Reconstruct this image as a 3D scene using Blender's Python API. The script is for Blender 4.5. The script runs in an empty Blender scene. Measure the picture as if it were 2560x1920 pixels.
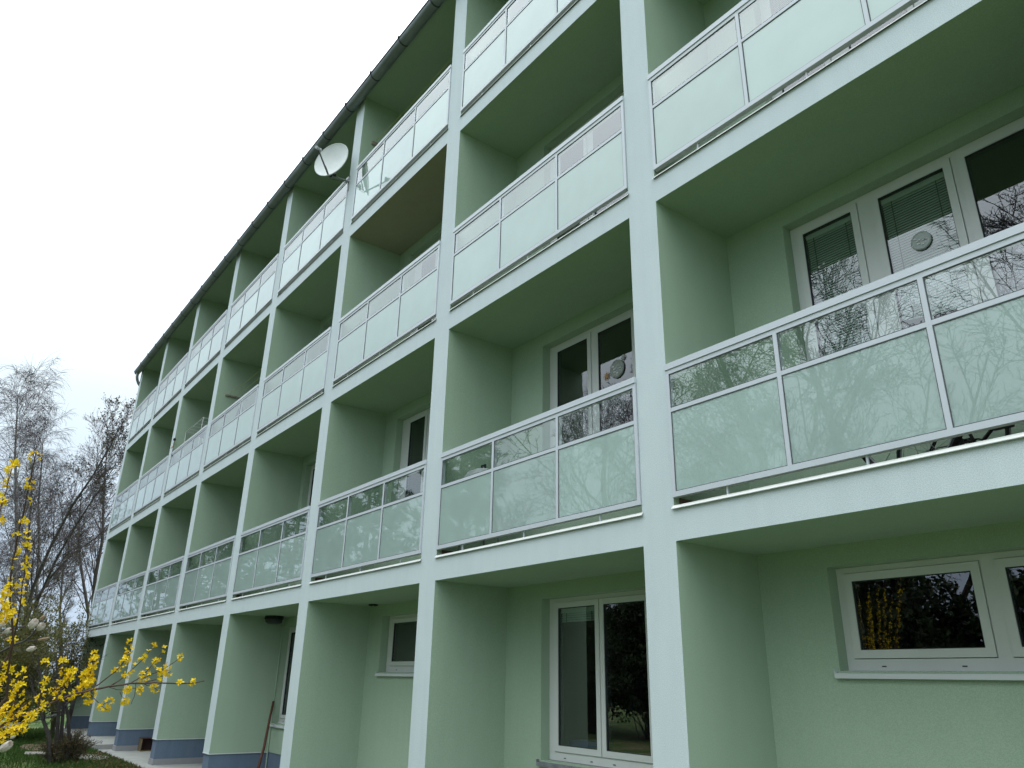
import bpy, math, random
import numpy as np
from mathutils import Vector, Matrix

S = bpy.context.scene
COL = S.collection
PI = math.pi

# ------------------------------------------------------------------ camera
CAM = np.array([3.6781, -4.0847, 1.5509])
YAW, PITCH, ROLL, FPX = 0.9289, 0.3750, 0.0211, 1888.627
_f = np.array([-math.sin(YAW)*math.cos(PITCH), math.cos(YAW)*math.cos(PITCH), math.sin(PITCH)])
_rt = np.array([math.cos(YAW), math.sin(YAW), 0.0])
_up = np.cross(_rt, _f)
_r = _rt*math.cos(ROLL) + _up*math.sin(ROLL)
_u = -_rt*math.sin(ROLL) + _up*math.cos(ROLL)
cd = bpy.data.cameras.new('camera')
cam = bpy.data.objects.new('camera', cd)
COL.objects.link(cam)
cam.matrix_world = Matrix(((_r[0], _u[0], -_f[0], CAM[0]), (_r[1], _u[1], -_f[1], CAM[1]),
                           (_r[2], _u[2], -_f[2], CAM[2]), (0, 0, 0, 1)))
cd.sensor_width = 36.0
cd.lens = FPX/2560.0*36.0
cd.clip_start = 0.05
cd.clip_end = 1500.0
S.camera = cam

# ------------------------------------------------------------------ world: bright overcast
SUN_EL, SUN_AZ = math.radians(52), math.radians(35)      # behind the building, veiled by cloud
W = bpy.data.worlds.new('World')
S.world = W
W.use_nodes = True
nt = W.node_tree
nt.nodes.clear()
wo = nt.nodes.new('ShaderNodeOutputWorld')
bg = nt.nodes.new('ShaderNodeBackground')
sky = nt.nodes.new('ShaderNodeTexSky')
sky.sky_type = 'NISHITA'
sky.sun_disc = False
sky.sun_elevation = SUN_EL
sky.sun_rotation = SUN_AZ
sky.dust_density = 5.0
tc = nt.nodes.new('ShaderNodeTexCoord')
sx = nt.nodes.new('ShaderNodeSeparateXYZ')
ramp = nt.nodes.new('ShaderNodeValToRGB')
ramp.color_ramp.elements[0].position = 0.0
ramp.color_ramp.elements[0].color = (0.19, 0.235, 0.295, 1)
ramp.color_ramp.elements[1].position = 0.85
ramp.color_ramp.elements[1].color = (1.05, 1.14, 1.17, 1)
for pos, c in ((0.12, (0.205, 0.25, 0.305)), (0.30, (0.295, 0.338, 0.358)), (0.55, (0.625, 0.70, 0.735))):
    e = ramp.color_ramp.elements.new(pos)
    e.color = (*c, 1)
noi = nt.nodes.new('ShaderNodeTexNoise')
noi.inputs['Scale'].default_value = 2.2
noi.inputs['Detail'].default_value = 5.0
cl = nt.nodes.new('ShaderNodeMapRange')
cl.inputs[1].default_value = 0.3
cl.inputs[2].default_value = 0.7
cl.inputs[3].default_value = 0.95
cl.inputs[4].default_value = 1.05
mulc = nt.nodes.new('ShaderNodeMix')
mulc.data_type = 'RGBA'
mulc.blend_type = 'MULTIPLY'
mulc.inputs[0].default_value = 1.0
sc = nt.nodes.new('ShaderNodeMix')
sc.data_type = 'RGBA'
sc.blend_type = 'MULTIPLY'
sc.inputs[0].default_value = 1.0
sc.inputs[7].default_value = (0.12, 0.12, 0.12, 1)
mx = nt.nodes.new('ShaderNodeMix')
mx.data_type = 'RGBA'
mx.inputs[0].default_value = 0.93
L = nt.links.new
L(tc.outputs['Generated'], sx.inputs[0])
L(sx.outputs['Z'], ramp.inputs[0])
L(tc.outputs['Generated'], noi.inputs['Vector'])
L(noi.outputs[0], cl.inputs[0])
L(ramp.outputs[0], mulc.inputs[6])
L(cl.outputs[0], mulc.inputs[7])
L(sky.outputs[0], sc.inputs[6])
L(sc.outputs[2], mx.inputs[6])
L(mulc.outputs[2], mx.inputs[7])
L(mx.outputs[2], bg.inputs[0])
bg.inputs[1].default_value = 2.0
L(bg.outputs[0], wo.inputs[0])

sd = bpy.data.lights.new('sun', 'SUN')
sd.energy = 0.6
sd.angle = math.radians(35)
sd.color = (1.0, 0.97, 0.92)
sun = bpy.data.objects.new('sun', sd)
COL.objects.link(sun)
sdir = Vector((math.sin(SUN_AZ)*math.cos(SUN_EL), math.cos(SUN_AZ)*math.cos(SUN_EL), math.sin(SUN_EL)))
sun.rotation_euler = (-sdir).to_track_quat('-Z', 'Y').to_euler()

S.view_settings.view_transform = 'Standard'
S.view_settings.look = 'None'
S.view_settings.exposure = 0.64
S.view_settings.gamma = 1.0
S.render.engine = 'CYCLES'
S.cycles.max_bounces = 10
S.cycles.diffuse_bounces = 5
S.cycles.glossy_bounces = 5
S.cycles.transparent_max_bounces = 16
S.cycles.transmission_bounces = 6


# ------------------------------------------------------------------ pixel helpers (photo pixels 2560x1920 -> points at a real place)
def ray(a, b):
    return _f + _r*(a-1280)/FPX - _u*(b-960)/FPX


def at_d(a, b, t):
    return CAM + ray(a, b)*t


def at_y(a, b, y):
    d = ray(a, b)
    return CAM + d*((y-CAM[1])/d[1])


def at_z(a, b, z):
    d = ray(a, b)
    return CAM + d*((z-CAM[2])/d[2])


# ------------------------------------------------------------------ materials
MATS = {}


def newmat(name):
    m = bpy.data.materials.new(name)
    m.use_nodes = True
    m.node_tree.nodes.clear()
    MATS[name] = m
    return m, m.node_tree.nodes, m.node_tree.links.new


def mat(name, col, rough=0.8, spec=0.3, metal=0.0, var=0.0, vscale=3.0, bump=0.0, bscale=200.0, bdist=0.002,
        col2=None, sub=None, coords='Object', stretch=None):
    m, N, LK = newmat(name)
    o = N.new('ShaderNodeOutputMaterial')
    p = N.new('ShaderNodeBsdfPrincipled')
    p.inputs['Base Color'].default_value = (*col, 1)
    p.inputs['Roughness'].default_value = rough
    p.inputs['Specular IOR Level'].default_value = spec
    p.inputs['Metallic'].default_value = metal
    LK(p.outputs[0], o.inputs[0])
    t = N.new('ShaderNodeTexCoord')
    vec = t.outputs[coords]
    if coords == 'Position':
        vec = N.new('ShaderNodeNewGeometry').outputs['Position']
    if stretch:
        mp = N.new('ShaderNodeMapping')
        mp.inputs['Scale'].default_value = stretch
        LK(vec, mp.inputs[0])
        vec = mp.outputs[0]
    if var > 0 or col2:
        n = N.new('ShaderNodeTexNoise')
        n.inputs['Scale'].default_value = vscale
        n.inputs['Detail'].default_value = 6
        n.inputs['Roughness'].default_value = 0.62
        LK(vec, n.inputs['Vector'])
        r = N.new('ShaderNodeMapRange')
        r.inputs[1].default_value = 0.3
        r.inputs[2].default_value = 0.7
        LK(n.outputs[0], r.inputs[0])
        x = N.new('ShaderNodeMix')
        x.data_type = 'RGBA'
        c2 = col2 if col2 else tuple(c*(1-var) for c in col)
        x.inputs[6].default_value = (*col, 1)
        x.inputs[7].default_value = (*c2, 1)
        LK(r.outputs[0], x.inputs[0])
        LK(x.outputs[2], p.inputs['Base Color'])
    if bump > 0:
        n2 = N.new('ShaderNodeTexNoise')
        n2.inputs['Scale'].default_value = bscale
        n2.inputs['Detail'].default_value = 3
        LK(vec, n2.inputs['Vector'])
        b = N.new('ShaderNodeBump')
        b.inputs['Strength'].default_value = bump
        b.inputs['Distance'].default_value = bdist
        LK(n2.outputs[0], b.inputs['Height'])
        LK(b.outputs[0], p.inputs['Normal'])
    return m


def plaster(name, col, dirt, var=0.05):
    """scratched render: 2 mm grain, faint cloudy mottling and a few run marks"""
    m, N, LK = newmat(name)
    o = N.new('ShaderNodeOutputMaterial')
    p = N.new('ShaderNodeBsdfPrincipled')
    p.inputs['Roughness'].default_value = 0.93
    p.inputs['Specular IOR Level'].default_value = 0.15
    LK(p.outputs[0], o.inputs[0])
    g = N.new('ShaderNodeNewGeometry')
    n = N.new('ShaderNodeTexNoise')
    n.inputs['Scale'].default_value = 1.7
    n.inputs['Detail'].default_value = 7
    n.inputs['Roughness'].default_value = 0.65
    LK(g.outputs['Position'], n.inputs['Vector'])
    mp = N.new('ShaderNodeMapping')
    mp.inputs['Scale'].default_value = (9, 9, 0.8)
    LK(g.outputs['Position'], mp.inputs[0])
    n3 = N.new('ShaderNodeTexNoise')
    n3.inputs['Scale'].default_value = 1.0
    n3.inputs['Detail'].default_value = 5
    LK(mp.outputs[0], n3.inputs['Vector'])
    a = N.new('ShaderNodeMath')
    a.operation = 'MULTIPLY_ADD'
    a.inputs[1].default_value = 0.45
    LK(n3.outputs[0], a.inputs[0])
    a2 = N.new('ShaderNodeMath')
    a2.operation = 'MULTIPLY'
    a2.inputs[1].default_value = 0.55
    LK(n.outputs[0], a2.inputs[0])
    LK(a2.outputs[0], a.inputs[2])
    r = N.new('ShaderNodeMapRange')
    r.inputs[1].default_value = 0.36
    r.inputs[2].default_value = 0.68
    LK(a.outputs[0], r.inputs[0])
    gr = N.new('ShaderNodeTexNoise')
    gr.inputs['Scale'].default_value = 170
    gr.inputs['Detail'].default_value = 2
    LK(g.outputs['Position'], gr.inputs['Vector'])
    x = N.new('ShaderNodeMix')
    x.data_type = 'RGBA'
    x.inputs[6].default_value = (*col, 1)
    x.inputs[7].default_value = (*dirt, 1)
    LK(r.outputs[0], x.inputs[0])
    gm = N.new('ShaderNodeMapRange')
    gm.inputs[1].default_value = 0.35
    gm.inputs[2].default_value = 0.65
    gm.inputs[3].default_value = 1-var
    gm.inputs[4].default_value = 1+var
    LK(gr.outputs[0], gm.inputs[0])
    y = N.new('ShaderNodeMix')
    y.data_type = 'RGBA'
    y.blend_type = 'MULTIPLY'
    y.inputs[0].default_value = 1
    LK(x.outputs[2], y.inputs[6])
    LK(gm.outputs[0], y.inputs[7])
    LK(y.outputs[2], p.inputs['Base Color'])
    b = N.new('ShaderNodeBump')
    b.inputs['Strength'].default_value = 0.55
    b.inputs['Distance'].default_value = 0.003
    LK(gr.outputs[0], b.inputs['Height'])
    LK(b.outputs[0], p.inputs['Normal'])
    return m


def two_sided_fresnel(N, LK, ior, geo):
    # reflects on whichever outer face is met first; the face met from inside the sheet only lets light through
    fr = N.new('ShaderNodeFresnel')
    fr.inputs['IOR'].default_value = ior
    inv = N.new('ShaderNodeMath')
    inv.operation = 'SUBTRACT'
    inv.inputs[0].default_value = 1.0
    LK(geo.outputs['Backfacing'], inv.inputs[1])
    mu = N.new('ShaderNodeMath')
    mu.operation = 'MULTIPLY'
    LK(fr.outputs[0], mu.inputs[0])
    LK(inv.outputs[0], mu.inputs[1])
    return mu


def glass(name, tint, ior=1.5, wave=0.00012):
    m, N, LK = newmat(name)
    o = N.new('ShaderNodeOutputMaterial')
    t = N.new('ShaderNodeBsdfTransparent')
    t.inputs[0].default_value = (*tint, 1)
    g = N.new('ShaderNodeBsdfGlossy')
    g.inputs['Roughness'].default_value = 0.0
    g.inputs['Color'].default_value = (0.97, 0.98, 1, 1)
    geo = N.new('ShaderNodeNewGeometry')
    fr = two_sided_fresnel(N, LK, ior, geo)
    if wave > 0:
        n = N.new('ShaderNodeTexNoise')
        n.inputs['Scale'].default_value = 2.5
        n.inputs['Detail'].default_value = 0
        LK(geo.outputs['Position'], n.inputs['Vector'])
        b = N.new('ShaderNodeBump')
        b.inputs['Strength'].default_value = 1.0
        b.inputs['Distance'].default_value = wave
        LK(n.outputs[0], b.inputs['Height'])
        LK(b.outputs[0], g.inputs['Normal'])
    x = N.new('ShaderNodeMixShader')
    LK(fr.outputs[0], x.inputs[0])
    LK(t.outputs[0], x.inputs[1])
    LK(g.outputs[0], x.inputs[2])
    LK(x.outputs[0], o.inputs[0])
    return m


def milk_glass(name, col, ior=1.6):
    m, N, LK = newmat(name)
    o = N.new('ShaderNodeOutputMaterial')
    d = N.new('ShaderNodeBsdfDiffuse')
    d.inputs[0].default_value = (*col, 1)
    t = N.new('ShaderNodeBsdfTranslucent')
    t.inputs[0].default_value = (*col, 1)
    g = N.new('ShaderNodeBsdfGlossy')
    g.inputs['Roughness'].default_value = 0.006
    g.inputs['Color'].default_value = (0.96, 0.98, 1, 1)
    fr = two_sided_fresnel(N, LK, ior, N.new('ShaderNodeNewGeometry'))
    oi = N.new('ShaderNodeObjectInfo')
    vr = N.new('ShaderNodeMapRange')
    vr.inputs[3].default_value = 0.93
    vr.inputs[4].default_value = 1.06
    LK(oi.outputs['Random'], vr.inputs[0])
    gp = N.new('ShaderNodeNewGeometry')
    sm_ = N.new('ShaderNodeTexNoise')
    sm_.inputs['Scale'].default_value = 3.0
    sm_.inputs['Detail'].default_value = 5
    LK(gp.outputs['Position'], sm_.inputs['Vector'])
    s2 = N.new('ShaderNodeMapRange')
    s2.inputs[1].default_value = 0.3
    s2.inputs[2].default_value = 0.7
    s2.inputs[3].default_value = 0.96
    s2.inputs[4].default_value = 1.04
    LK(sm_.outputs[0], s2.inputs[0])
    mu = N.new('ShaderNodeMath')
    mu.operation = 'MULTIPLY'
    LK(vr.outputs[0], mu.inputs[0])
    LK(s2.outputs[0], mu.inputs[1])
    cm = N.new('ShaderNodeMix')
    cm.data_type = 'RGBA'
    cm.blend_type = 'MULTIPLY'
    cm.inputs[0].default_value = 1
    cm.inputs[6].default_value = (*col, 1)
    LK(mu.outputs[0], cm.inputs[7])
    LK(cm.outputs[2], d.inputs[0])
    LK(cm.outputs[2], t.inputs[0])
    m1 = N.new('ShaderNodeMixShader')
    m1.inputs[0].default_value = 0.38
    LK(d.outputs[0], m1.inputs[1])
    LK(t.outputs[0], m1.inputs[2])
    m2 = N.new('ShaderNodeMixShader')
    LK(fr.outputs[0], m2.inputs[0])
    LK(m1.outputs[0], m2.inputs[1])
    LK(g.outputs[0], m2.inputs[2])
    LK(m2.outputs[0], o.inputs[0])
    return m


def leafmat(name, c1, c2, vscale=6.0, trans=0.35, rough=0.6):
    m, N, LK = newmat(name)
    o = N.new('ShaderNodeOutputMaterial')
    geo = N.new('ShaderNodeNewGeometry')
    x = N.new('ShaderNodeMix')
    x.data_type = 'RGBA'
    x.inputs[6].default_value = (*c1, 1)
    x.inputs[7].default_value = (*c2, 1)
    LK(geo.outputs['Random Per Island'], x.inputs[0])
    p = N.new('ShaderNodeBsdfPrincipled')
    p.inputs['Roughness'].default_value = rough
    p.inputs['Specular IOR Level'].default_value = 0.25
    LK(x.outputs[2], p.inputs['Base Color'])
    t = N.new('ShaderNodeBsdfTranslucent')
    LK(x.outputs[2], t.inputs[0])
    ms = N.new('ShaderNodeMixShader')
    ms.inputs[0].default_value = trans
    LK(p.outputs[0], ms.inputs[1])
    LK(t.outputs[0], ms.inputs[2])
    LK(ms.outputs[0], o.inputs[0])
    return m


WHITE = plaster('white_plaster', (0.615, 0.68, 0.70), (0.56, 0.625, 0.65), 0.11)
GREEN = plaster('green_plaster', (0.370, 0.470, 0.358), (0.343, 0.442, 0.334), 0.09)
BLUE = plaster('blue_plinth_plaster', (0.150, 0.195, 0.262), (0.122, 0.162, 0.225), 0.08)
FLOOR = mat('loggia_tile', (0.20, 0.18, 0.16), 0.6, var=0.2)
BROWN = mat('brown_skirting_tile', (0.16, 0.085, 0.06), 0.45, var=0.3, vscale=9)
ALU = mat('grey_aluminium', (0.58, 0.61, 0.66), 0.42, 0.5, 0.0, var=0.04, vscale=5)
ALUD = mat('dark_gasket', (0.05, 0.055, 0.06), 0.7)
SEAL = mat('grey_rubber_seal', (0.10, 0.105, 0.115), 0.7)
DRIP = mat('bright_metal_flashing', (0.60, 0.61, 0.58), 0.40, 0.5, 0.75, var=0.08, vscale=4)
CLEAR = glass('clear_glass', (0.93, 0.97, 0.95), 2.5, 0.0)
WGLASS = glass('window_glass', (0.85, 0.88, 0.87), 2.25, 0.0003)
MILK = milk_glass('milk_glass', (0.55, 0.675, 0.635), 1.85)
PVC = mat('white_window_plastic', (0.66, 0.67, 0.66), 0.35, 0.45, var=0.04, vscale=4)
SILLM = mat('white_sill_sheet', (0.62, 0.64, 0.66), 0.4, 0.5)
SILLG = mat('weathered_grey_sill', (0.24, 0.25, 0.27), 0.6, 0.3, var=0.35, vscale=14)
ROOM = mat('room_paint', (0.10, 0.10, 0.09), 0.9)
ZINC = mat('dark_zinc_gutter', (0.23, 0.26, 0.265), 0.42, 0.5, 0.2, var=0.3, vscale=2.2)
ROOFM = mat('dark_roof_edge', (0.05, 0.05, 0.065), 0.6)
BLIND = mat('pale_green_blind', (0.48, 0.58, 0.50), 0.6)
CORD = mat('dark_green_cord', (0.06, 0.09, 0.07), 0.8)
PAVE = mat('grey_concrete_paving', (0.36, 0.36, 0.34), 0.9, var=0.22, vscale=2.5, bump=0.3, bscale=90)
SKIRT = mat('grey_skirting_tile', (0.30, 0.30, 0.31), 0.6, var=0.15, vscale=6)
DISH = mat('pale_grey_dish_paint', (0.60, 0.63, 0.62), 0.45, 0.4, var=0.12, vscale=7)
STEEL = mat('dull_grey_steel', (0.22, 0.23, 0.24), 0.45, 0.5, 0.5)
BLACK = mat('black_plastic', (0.012, 0.012, 0.013), 0.5)
WOODB = mat('rust_brown_wood', (0.12, 0.045, 0.03), 0.7, var=0.5, vscale=18, stretch=(1, 1, 0.15))
WOODG = mat('weathered_wood', (0.32, 0.28, 0.22), 0.8, var=0.4, vscale=20)
LINEM = mat('yellow_green_cord', (0.42, 0.44, 0.10), 0.7)
GREYL = mat('light_grey_plastic', (0.45, 0.46, 0.47), 0.5)
BOXD = mat('dark_brown_box_board', (0.10, 0.055, 0.05), 0.8, var=0.4, vscale=9)
BOXI = mat('ochre_box_edge', (0.22, 0.17, 0.09), 0.8, var=0.4, vscale=9)
BLUEP = mat('blue_plastic', (0.05, 0.09, 0.30), 0.5)
ORNA = mat('grey_silver_ornament', (0.46, 0.49, 0.46), 0.5, var=0.6, vscale=40)
ORNW = mat('white_paper', (0.75, 0.76, 0.78), 0.7)
STAR = mat('orange_straw', (0.50, 0.27, 0.10), 0.8, var=0.4, vscale=60)
BARK = mat('grey_brown_bark', (0.10, 0.088, 0.085), 0.9, var=0.45, vscale=6, bump=0.6, bscale=30, bdist=0.02)
TWIG = mat('dark_twig', (0.095, 0.080, 0.088), 0.9, var=0.3, vscale=2)
TWIGG = mat('olive_twig', (0.105, 0.095, 0.055), 0.9, var=0.3, vscale=2)
BIRCH = mat('birch_bark', (0.30, 0.29, 0.28), 0.85, col2=(0.08, 0.07, 0.07), vscale=5, stretch=(1, 1, 6))
BUD = mat('bud_brown', (0.075, 0.065, 0.045), 0.9)
STEMF = mat('forsythia_stem', (0.10, 0.06, 0.045), 0.85, var=0.4, vscale=30)
YEL = leafmat('forsythia_yellow', (0.86, 0.66, 0.016), (0.76, 0.49, 0.008), trans=0.30)
MAGW = leafmat('magnolia_petal', (0.74, 0.70, 0.66), (0.66, 0.58, 0.52), trans=0.3)
MAGP = leafmat('magnolia_bud_pink', (0.50, 0.38, 0.30), (0.42, 0.30, 0.20), trans=0.2)
OLIVE = leafmat('young_olive_leaf', (0.17, 0.145, 0.045), (0.085, 0.105, 0.028), trans=0.35)
NEEDLE = leafmat('conifer_needles', (0.022, 0.045, 0.022), (0.035, 0.060, 0.025), trans=0.15)
GRASS = leafmat('grass_blade', (0.030, 0.085, 0.014), (0.075, 0.115, 0.025), trans=0.3)
EVERG = leafmat('evergreen_leaf', (0.018, 0.032, 0.014), (0.030, 0.045, 0.018), trans=0.15)
DRYL = leafmat('dry_leaf', (0.16, 0.10, 0.05), (0.10, 0.075, 0.03), trans=0.2)
STONE = mat('pale_stone', (0.40, 0.37, 0.34), 0.9, var=0.4, vscale=8, bump=0.5, bscale=40, bdist=0.01)

# lawn ground: grass with bare soil patches
m, N, LK = newmat('lawn_ground')
o = N.new('ShaderNodeOutputMaterial')
p = N.new('ShaderNodeBsdfPrincipled')
p.inputs['Roughness'].default_value = 0.95
p.inputs['Specular IOR Level'].default_value = 0.1
LK(p.outputs[0], o.inputs[0])
geo = N.new('ShaderNodeNewGeometry')
n1 = N.new('ShaderNodeTexNoise')
n1.inputs['Scale'].default_value = 0.7
n1.inputs['Detail'].default_value = 8
LK(geo.outputs['Position'], n1.inputs['Vector'])
n2 = N.new('ShaderNodeTexNoise')
n2.inputs['Scale'].default_value = 14
n2.inputs['Detail'].default_value = 6
LK(geo.outputs['Position'], n2.inputs['Vector'])
cr = N.new('ShaderNodeValToRGB')
cr.color_ramp.elements[0].position = 0.40
cr.color_ramp.elements[0].color = (0.050, 0.098, 0.030, 1)
cr.color_ramp.elements[1].position = 0.66
cr.color_ramp.elements[1].color = (0.20, 0.16, 0.11, 1)
e = cr.color_ramp.elements.new(0.54)
e.color = (0.095, 0.135, 0.045, 1)
LK(n1.outputs[0], cr.inputs[0])
mm = N.new('ShaderNodeMix')
mm.data_type = 'RGBA'
mm.blend_type = 'MULTIPLY'
mm.inputs[0].default_value = 0.8
rr = N.new('ShaderNodeMapRange')
rr.inputs[1].default_value = 0.3
rr.inputs[2].default_value = 0.7
rr.inputs[3].default_value = 0.55
rr.inputs[4].default_value = 1.35
LK(n2.outputs[0], rr.inputs[0])
LK(cr.outputs[0], mm.inputs[6])
LK(rr.outputs[0], mm.inputs[7])
LK(mm.outputs[2], p.inputs['Base Color'])
bb = N.new('ShaderNodeBump')
bb.inputs['Strength'].default_value = 0.8
bb.inputs['Distance'].default_value = 0.05
LK(n2.outputs[0], bb.inputs['Height'])
LK(bb.outputs[0], p.inputs['Normal'])
LAWN = m


# ------------------------------------------------------------------ mesh helpers
class MB:
    def __init__(self):
        self.v, self.f, self.m = [], [], []

    def face(self, pts, mi=0):
        k = len(self.v)
        self.v.extend([tuple(map(float, q)) for q in pts])
        self.f.append(tuple(range(k, k+len(pts))))
        self.m.append(mi)

    def box(self, x0, x1, y0, y1, z0, z1, mi=0, front=None, bottom=None, top=None, back=None):
        k = len(self.v)
        self.v += [(x0, y0, z0), (x1, y0, z0), (x1, y1, z0), (x0, y1, z0), (x0, y0, z1), (x1, y0, z1), (x1, y1, z1), (x0, y1, z1)]
        fs = [((0, 1, 5, 4), front), ((1, 2, 6, 5), None), ((2, 3, 7, 6), back), ((3, 0, 4, 7), None), ((4, 5, 6, 7), top), ((3, 2, 1, 0), bottom)]
        for q, mm_ in fs:
            self.f.append(tuple(k+i for i in q))
            self.m.append(mi if mm_ is None else mm_)

    def tube(self, path, rad, n=8, mi=0, caps=True):
        P = [Vector(q) for q in path]
        R = rad if hasattr(rad, '__len__') else [rad]*len(P)
        k0 = len(self.v)
        prev = None
        for i, q in enumerate(P):
            t = (P[min(i+1, len(P)-1)]-P[max(i-1, 0)]).normalized()
            if prev is None:
                a = Vector((0, 0, 1)) if abs(t.z) < 0.9 else Vector((1, 0, 0))
                s = t.cross(a).normalized()
            else:
                s = (prev-t*prev.dot(t)).normalized()
            prev = s
            b = t.cross(s)
            for j in range(n):
                w = 2*PI*j/n
                self.v.append(tuple(q+(s*math.cos(w)+b*math.sin(w))*R[i]))
        for i in range(len(P)-1):
            for j in range(n):
                a, b_ = k0+i*n+j, k0+i*n+(j+1) % n
                self.f.append((a, b_, b_+n, a+n))
                self.m.append(mi)
        if caps:
            self.f.append(tuple(k0+j for j in range(n))[::-1])
            self.m.append(mi)
            self.f.append(tuple(k0+(len(P)-1)*n+j for j in range(n)))
            self.m.append(mi)

    def lathe(self, prof, n=24, origin=(0, 0, 0), ax=None, mi=0):
        """prof: (radius, height) along axis; ax = (u, v, w) axes, w the axis"""
        if ax is None:
            ax = (Vector((1, 0, 0)), Vector((0, 1, 0)), Vector((0, 0, 1)))
        k0 = len(self.v)
        oo = Vector(origin)
        for r_, h in prof:
            for j in range(n):
                w = 2*PI*j/n
                self.v.append(tuple(oo+ax[0]*math.cos(w)*r_+ax[1]*math.sin(w)*r_+ax[2]*h))
        for i in range(len(prof)-1):
            for j in range(n):
                a, b_ = k0+i*n+j, k0+i*n+(j+1) % n
                self.f.append((a, b_, b_+n, a+n))
                self.m.append(mi)

    def mesh(self, name, mats, smooth=False):
        me = bpy.data.meshes.new(name)
        me.from_pydata(self.v, [], self.f)
        for q in (mats if isinstance(mats, (list, tuple)) else [mats]):
            me.materials.append(q)
        if len(set(self.m)) > 1:
            me.polygons.foreach_set('material_index', self.m)
        if smooth:
            me.polygons.foreach_set('use_smooth', [True]*len(self.f))
        me.update()
        return me

    def build(self, name, mats, parent=None, loc=(0, 0, 0), smooth=False):
        return link(name, self.mesh(name, mats, smooth), parent, loc)


def link(name, me, parent=None, loc=(0, 0, 0), rz=0.0):
    ob = bpy.data.objects.new(name, me)
    COL.objects.link(ob)
    ob.location = loc
    ob.rotation_euler = (0, 0, rz)
    if parent:
        ob.parent = parent
    return ob


def thing(name, label, cat, loc=(0, 0, 0), group=None):
    ob = link(name, None, None, loc)
    ob['label'] = label
    ob['category'] = cat
    if group:
        ob['group'] = group
    return ob


def tag(ob, label, cat, group=None):
    ob['label'] = label
    ob['category'] = cat
    if group:
        ob['group'] = group
    return ob


def mesh_np(name, V, F, mats, smooth=False, midx=None):
    V = np.ascontiguousarray(V, dtype=np.float32)
    F = np.ascontiguousarray(F, dtype=np.int32)
    me = bpy.data.meshes.new(name)
    k = F.shape[1]
    me.vertices.add(len(V))
    me.vertices.foreach_set('co', V.ravel())
    me.loops.add(F.size)
    me.loops.foreach_set('vertex_index', F.ravel())
    me.polygons.add(len(F))
    me.polygons.foreach_set('loop_start', np.arange(0, F.size, k, dtype=np.int32))
    me.polygons.foreach_set('loop_total', np.full(len(F), k, dtype=np.int32))
    for q in (mats if isinstance(mats, (list, tuple)) else [mats]):
        me.materials.append(q)
    if midx is not None:
        me.polygons.foreach_set('material_index', np.asarray(midx, dtype=np.int32))
    if smooth:
        me.polygons.foreach_set('use_smooth', np.ones(len(F), dtype=bool))
    me.update(calc_edges=True)
    me.validate()
    return me


# ------------------------------------------------------------------ the setting: ground
H = 2.8                       # storey
BAY, PW = 3.1608, 0.3062      # bay pitch, pier width
OW = BAY-PW                   # clear opening
ZB = 2.48                     # underside of the first beam
DEP = 0.91                    # loggia depth
ROOFZ = 10.869
XL = -7*BAY-PW/2              # left end of the building
XR = 2*BAY+PW/2


def bayx(i):                  # left edge of the opening of bay i (bay 0 = right of pier 0, bay 1 = left of it ...)
    return -i*BAY+PW/2


rng = np.random.default_rng(5)
g = MB()
g.face([(-600, -600, 0), (600, -600, 0), (600, 600, 0), (-600, 600, 0)])
ob = g.build('lawn', LAWN, loc=(0, 0, -0.03))
ob['kind'] = 'structure'
g = MB()
g.box(-16.2, XR, -0.27, DEP+0.02, -0.08, 0.0, 0)
ob = g.build('pavement', PAVE)
ob['kind'] = 'structure'
g = MB()
g.box(XL-0.4, -16.2, -0.30, DEP+0.02, -0.08, 0.095, 0)
ob = g.build('raised_pavement', PAVE)
ob['kind'] = 'structure'

# ------------------------------------------------------------------ the apartment building
BLD = thing('apartment_building', 'four storey apartment block with white grid of piers, pale green loggias and glass railings', 'building')

# piers: white front, green flanks
g = MB()
g.box(-PW/2, PW/2, 0, DEP+0.3, 0.43, ROOFZ, 1, front=0)
pier_me = g.mesh('pier', [WHITE, GREEN])
g = MB()
g.box(-PW/2+0.012, PW/2-0.012, 0.012, DEP+0.3, 0.0, 0.418, 0)
plinth_me = g.mesh('plinth', [BLUE])
g = MB()
g.box(-PW/2-0.003, PW/2+0.003, -0.006, DEP+0.2, 0.418, 0.43, 0)
base_me = g.mesh('base_profile', [PVC])
g = MB()
g.box(-PW/2-0.002, PW/2+0.002, -0.002, DEP, 0.0, 0.10, 0)
skirt_me = g.mesh('tile_skirting', [SKIRT])
for i in range(-2, 8):
    pr_ = link('pier', pier_me, BLD, (-i*BAY, 0, 0))
    link('plinth', plinth_me, BLD, (-i*BAY, 0, 0))
    link('base_profile', base_me, pr_, (0, 0, 0))
    if i <= 5:
        link('tile_skirting', skirt_me, BLD, (-i*BAY, 0, 0.001))

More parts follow.
